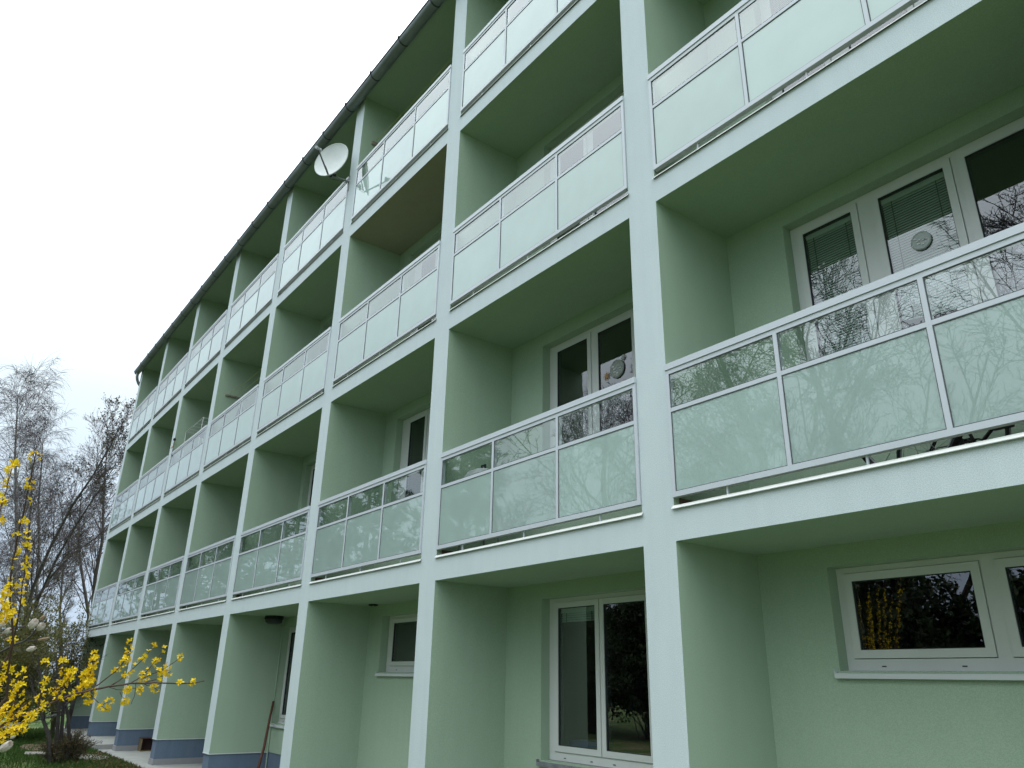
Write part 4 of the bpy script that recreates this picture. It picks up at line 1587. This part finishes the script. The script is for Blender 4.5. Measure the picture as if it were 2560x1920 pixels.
fbase = Vector((-0.15, -4.45, -0.03))
fors = thing('forsythia_bush', 'forsythia bush with bright yellow blossom sprays in the left foreground', 'shrub', tuple(fbase))
g = MB()
fl_c, fl_d = [], []
for pts, d0, d1, rad, zones in FB:
    n = len(pts)
    P3 = [at_d(a, b, d0+(d1-d0)*k/(n-1)) for k, (a, b) in enumerate(pts)]
    # smooth resample
    P3 = np.array(P3)
    seg = np.linalg.norm(np.diff(P3, axis=0), axis=1)
    s_ = np.concatenate([[0], np.cumsum(seg)])
    Lt = s_[-1]
    m_ = max(6, int(Lt/0.03))
    ss = np.linspace(0, Lt, m_)
    Q = np.stack([np.interp(ss, s_, P3[:, c]) for c in range(3)], 1)
    for _ in range(2):
        Q[1:-1] = (Q[:-2]+2*Q[1:-1]+Q[2:])/4
    Q[1:-1] += rg.normal(size=(m_-2, 3))*0.0015
    g.tube([q-np.array(fbase) for q in Q], list(np.linspace(rad, max(rad*0.35, 0.0010), m_)), 5)
    for (t0, t1, dens) in zones:
        nn = max(2, int((t1-t0)*Lt*dens*0.31))
        for tt in t0+(t1-t0)*(np.arange(nn)+rg.random(nn))/nn:
            x = tt*(m_-1)
            i0 = min(int(x), m_-2)
            c = Q[i0]*(1-(x-i0))+Q[i0+1]*(x-i0)
            for _ in range(rg.integers(2, 6)):
                dd = rg.normal(size=3)
                dd /= np.linalg.norm(dd)
                fl_c.append(c+dd*0.010)
                fl_d.append(dd)
# woody stems down to the ground, outside the picture
for (a, b, d) in ((-420/3.456, 1440+1640/3.456, 2.7), (-70, 1700, 2.3), (-60, 1640, 2.3), (-43, 1840, 2.6), (-58, 1850, 2.6)):
    q = Vector(at_d(a, b, d))-fbase
    g.tube([(rg.normal()*0.06, rg.normal()*0.06, 0), (q.x*0.35, q.y*0.45, q.z*0.5), q], [0.014, 0.010, 0.006], 6)
for (i_, j_) in ((17, 0), (21, 0), (27, 0), (28, 0), (29, 0), (30, 0), (22, 0), (18, 0)):
    a, b = FB[i_][0][j_]
    q = Vector(at_d(a, b, FB[i_][1]))-fbase
    g.tube([(rg.normal()*0.06, rg.normal()*0.06, 0), (q.x*0.5, q.y*0.5, q.z*0.55), q], [0.012, 0.009, 0.005], 6)
g.build('stems', [STEMF], fors)
V, F = blossom_mesh(np.array(fl_c), np.array(fl_d), rg)
V = V-np.array(fbase)
ob = link('blossoms', mesh_np('blossoms', V, F, [YEL]), fors)
ob['kind'] = 'stuff'

# ------------------------------------------------------------------ magnolia twigs between
mbase = Vector((-0.9, -4.75, -0.03))
mag = thing('magnolia_tree', 'young magnolia with white opening buds among the forsythia at the left edge', 'tree', tuple(mbase))
g = MB()
MBR = [([z2(-300, 820), z2(-120, 700), z2(0, 660), z2(100, 605), z2(215, 560), z2(275, 510), z2(320, 450), z2(345, 425)], 3.7, 0.006),
       ([z2(-300, 640), z2(-100, 500), z2(0, 478), z2(100, 462), z2(170, 440), z2(235, 430)], 3.6, 0.005),
       ([z2(225, 555), z2(290, 560), z2(335, 545)], 3.72, 0.003),
       ([z2(345, 430), z2(400, 390), z2(410, 375)], 3.7, 0.003),
       ([z2(60, 625), z2(180, 655), z2(230, 640)], 3.7, 0.003),
       ([z2(-200, 540), z2(-40, 440), z2(50, 420), z2(95, 400)], 3.6, 0.003),
       ([z2(-300, 1560), z2(-100, 1540), z2(0, 1510), z2(20, 1500)], 3.4, 0.004),
       ([z2(-150, 1480), z2(20, 1440), z2(100, 1400)], 3.4, 0.003)]
for pts, d, rad in MBR:
    Q = [Vector(at_d(a, b, d))-mbase for a, b in pts]
    g.tube(Q, list(np.linspace(rad, rad*0.5, len(Q))), 6)
for i_ in (0, 1, 5, 6, 7):
    pts, d, rad = MBR[i_]
    q = Vector(at_d(*pts[0], d))-mbase
    g.tube([(0, 0, 0), (q.x*0.2, q.y*0.2, q.z*0.6), q], [0.03, 0.015, rad], 7)
g.build('trunk', [BARK], mag, smooth=True)


def petal_flower(c, axis, n, length, width, opening, m_, name):
    axis = Vector(axis).normalized()
    a = Vector((0, 0, 1)) if abs(axis.z) < 0.8 else Vector((1, 0, 0))
    u = axis.cross(a).normalized()
    v = axis.cross(u)
    g = MB()
    for k in range(n):
        w = 2*PI*k/n+0.4
        rd = u*math.cos(w)+v*math.sin(w)
        sd_ = -u*math.sin(w)+v*math.cos(w)
        rows = []
        for (tt, rr_, ww) in ((0.0, 0.12, 0.25), (0.25, 0.30+0.2*opening, 0.8), (0.55, 0.34+0.5*opening, 1.0), (0.82, 0.26+0.75*opening, 0.7), (1.0, 0.12+0.9*opening, 0.12)):
            cc = axis*length*tt+rd*width*rr_
            rows.append((cc-sd_*width*0.42*ww-rd*width*0.10*ww, cc+rd*width*0.03, cc+sd_*width*0.42*ww-rd*width*0.10*ww))
        k0 = len(g.v)
        for row in rows:
            g.v += [tuple(q) for q in row]
        for i in range(4):
            for j in range(2):
                b = k0+i*3+j
                g.f.append((b, b+1, b+4, b+3))
                g.m.append(0)
    ob = g.build(name, [m_], mag, tuple(Vector(c)-mbase), smooth=True)
    return ob


def dir_px(a0, b0, a1, b1, d):
    return at_d(a1, b1, d)-at_d(a0, b0, d)


for (p0, p1, d, L_, wd, op, m_, nm, n) in (
        (z2(92, 415), z2(118, 350), 3.6, 0.055, 0.034, 0.0, MAGW, 'bud', 5), (z2(258, 455), z2(315, 375), 3.65, 0.070, 0.050, 0.35, MAGW, 'flower', 6),
        (z2(325, 470), z2(385, 405), 3.68, 0.060, 0.046, 0.3, MAGW, 'flower', 6), (z2(345, 378), z2(408, 332), 3.7, 0.055, 0.026, 0.0, MAGP, 'bud', 5),
        (z2(330, 552), z2(430, 533), 3.72, 0.078, 0.028, 0.0, MAGP, 'bud', 5), (z2(230, 640), z2(312, 618), 3.7, 0.065, 0.040, 0.15, MAGW, 'flower', 5),
        (z2(40, 490), z2(95, 460), 3.6, 0.055, 0.042, 0.2, MAGW, 'flower', 5), (z2(-10, 440), z2(40, 405), 3.6, 0.06, 0.04, 0.2, MAGW, 'flower', 5),
        (z2(40, 555), z2(110, 525), 3.65, 0.055, 0.024, 0.0, MAGP, 'bud', 5), (z2(0, 520), z2(50, 490), 3.62, 0.05, 0.022, 0.0, MAGP, 'bud', 5), (z2(60, 310), z2(110, 262), 3.6, 0.05, 0.03, 0.1, MAGW, 'flower', 5),
        (z2(0, 1510), z2(85, 1450), 3.35, 0.085, 0.055, 0.25, MAGW, 'flower', 6), (z2(90, 1400), z2(140, 1378), 3.4, 0.045, 0.022, 0.0, MAGW, 'bud', 5), (z2(-30, 1200), z2(0, 1170), 3.5, 0.05, 0.03, 0.0, MAGP, 'bud', 5)):
    petal_flower(at_d(*p0, d), dir_px(*p0, *p1, d)+ray(*p0)*(-0.01), n, L_*0.82, wd*0.68, op*0.8, m_, nm)

# ------------------------------------------------------------------ trees across the lawn (seen in the glass)
LV_R = [(15, (28, 62), (0.36, 0.6), 7, 0.14, 0.07, 0.5, 6), (9, (25, 60), (0.35, 0.6), 6, 0.16, 0.05, 0.55, 4), (8, (25, 65), (0.35, 0.6), 5, 0.18, 0.03, 0.6, 3), (4, (25, 65), (0.4, 0.7), 4, 0.2, 0.02, 0.7, 3)]
for k, (x, y, h, r0, lab) in enumerate(((-7.5, -17.5, 14.5, 0.24, 'large bare tree opposite the block, nearest to the viewpoint'), (-12.5, -20.5, 16.0, 0.26, 'tall bare tree opposite the block, second from the viewpoint'),
                                       (-2.5, -21.0, 16.0, 0.24, 'tall bare tree opposite the nearest loggias'), (-18.5, -19.0, 12.5, 0.20, 'bare tree opposite the block, left of the two tall ones'),
                                       (-26.0, -17.5, 11.5, 0.18, 'slighter bare tree opposite the middle loggias'),
                                       (-10.0, -14.0, 12.0, 0.17, 'smaller bare tree in front of the two tall ones opposite'), (-15.5, -15.5, 13.0, 0.19, 'bare tree with dense twigs between the tall ones opposite'))):
    bare_tree('bare_tree', lab, 'tree', (x, y, -0.03), h, 50+k, (0.03*(k % 3-1), 0.02), r0, LV_R, BARK, TWIG, 0, twr=0.014, tstart=0.14)


def conifer(label, base, height, rad, seed):
    rg = np.random.default_rng(seed)
    t = thing('pine_tree', label, 'tree', tuple(base))
    P = np.zeros((1, 8, 3))
    P[0, :, 2] = np.linspace(-0.1, height, 8)
    P[0, 1:, :2] += rg.normal(size=(7, 2))*0.05
    R = np.linspace(0.2, 0.02, 8)[None]
    V, F = tubes_np(P, R, 8)
    link('trunk', mesh_np('trunk', V, F, [BARK], True), t)
    nb = 150
    zt = np.sort(0.12+0.86*rg.random(nb))
    az = rg.uniform(0, 2*np.pi, nb)
    ln = rad*(1-zt)**0.75*(0.7+0.5*rg.random(nb))+0.25
    k = 6
    PB = np.zeros((nb, k, 3))
    for j in range(k):
        s = j/(k-1)
        PB[:, j] = np.stack([np.cos(az)*ln*s, np.sin(az)*ln*s, zt*height+ln*s*(0.05+0.25*s)-0.1*ln*s], 1)
    RB = 0.03*np.linspace(1, 0.25, k)[None]*np.ones((nb, 1))
    P2, R2 = grow(rg, PB, RB, 9, 0.2, (35, 70), (0.25, 0.45), 4, 0.12, 0.05, 0.5, 0.006)
    L_ = [tubes_np(PB, RB, 4), tubes_np(P2, R2, 3)]
    V, F = joinvf(L_)
    cr_ = link('crown', mesh_np('crown', V, F, [BARK]), t)
    nn = 42000
    ii = rg.integers(0, len(P2), nn)
    jj = rg.random(nn)*3
    i0 = np.minimum(jj.astype(int), 2)
    fr = (jj-i0)[:, None]
    c = P2[ii, i0]*(1-fr)+P2[ii, i0+1]*fr
    a = (P2[ii, i0+1]-P2[ii, i0])
    a /= np.linalg.norm(a, axis=1, keepdims=True)
    a = a*0.6+rg.normal(size=(nn, 3))*0.6+np.array([0, 0, 0.25])
    a /= np.linalg.norm(a, axis=1, keepdims=True)
    b = np.cross(a, rg.normal(size=(nn, 3)))
    b /= np.linalg.norm(b, axis=1, keepdims=True)
    s1 = 0.16+0.12*rg.random((nn, 1))
    Vb = np.stack([c-b*0.03, c+b*0.03, c+a*s1], 1).reshape(-1, 3)
    link('needles', mesh_np('needles', Vb, np.arange(nn*3).reshape(-1, 3), [NEEDLE]), cr_)['kind'] = 'stuff'


for k, (x, y, h, r_, lab) in enumerate(((-21.0, -12.0, 12.0, 3.4, 'smallest dark pine across the lawn'), (-27.5, -11.2, 14.0, 3.6, 'tall dark pine across the lawn next to the smallest pine'),
                                        (-34.0, -10.5, 15.5, 4.0, 'tallest dark pine in the middle of the row across the lawn'), (-41.5, -10.3, 15.0, 4.2, 'broad dark pine left of the tallest one'),
                                        (-50.5, -10.5, 15.5, 4.2, 'second last dark pine of the row across the lawn'), (-60.5, -10.5, 15.0, 4.2, 'farthest dark pine of the row across the lawn'))):
    conifer(lab, (x, y, -0.03), h, r_, 61+k)

# second forsythia beside the first, left of the picture
f2 = thing('forsythia_bush', 'second forsythia bush left of the foreground one, mirrored in the low window', 'shrub', (-2.15, -4.5, -0.03))
g = MB()
rg = np.random.default_rng(123)
fc, fd = [], []
for k in range(26):
    a = rg.uniform(0, 2*PI)
    sp = 0.2+0.35*rg.random()
    hh = 2.1+1.1*rg.random()
    pts = [(math.cos(a)*sp*t_**1.3, math.sin(a)*sp*t_**1.3, hh*t_-0.25*sp*t_**3) for t_ in np.linspace(0, 1, 10)]
    g.tube(pts, list(np.linspace(0.011, 0.003, 10)), 5)
    for j in range(3, 10):
        for q in range(9):
            dd = rg.normal(size=3)
            dd /= np.linalg.norm(dd)
            w = rg.random()
            c = np.array(pts[j-1])*(1-w)+np.array(pts[j])*w
            fc.append(c+dd*0.012)
            fd.append(dd)
g.build('stems', [STEMF], f2)
V, F = blossom_mesh(np.array(fc), np.array(fd), rg, 1.25)
link('blossoms', mesh_np('blossoms', V, F, [YEL]), f2)['kind'] = 'stuff'

# evergreen shrubs across the lawn: a dark belt low down in the window reflections
sh0 = leafy_shrub('evergreen_shrub', 'broad dark evergreen shrub in the belt across the lawn', (2.0, -13.5, -0.03), (2.6, 1.6, 5.0), 70, 34000, 71, EVERG, TWIG, 0.15, 'evergreen shrubs across the lawn')
ORD = 'first second third fourth fifth sixth seventh eighth ninth tenth eleventh twelfth thirteenth fourteenth fifteenth sixteenth last'.split()
sh0['label'] = 'first evergreen shrub from the near end of the belt across the lawn'
for k in range(1, 17):
    c = sh0.copy()
    COL.objects.link(c)
    c.location = (2.0-2.7*k, -13.5-0.8*math.sin(k*1.7), -0.03)
    c.rotation_euler = (0, 0, k*1.3)
    c['label'] = ORD[k]+' evergreen shrub from the near end of the belt across the lawn'
    c.scale = (1, 1, 0.95+0.12*math.sin(k*2.1))
    for ch in sh0.children:
        d = ch.copy()
        COL.objects.link(d)
        d.parent = c
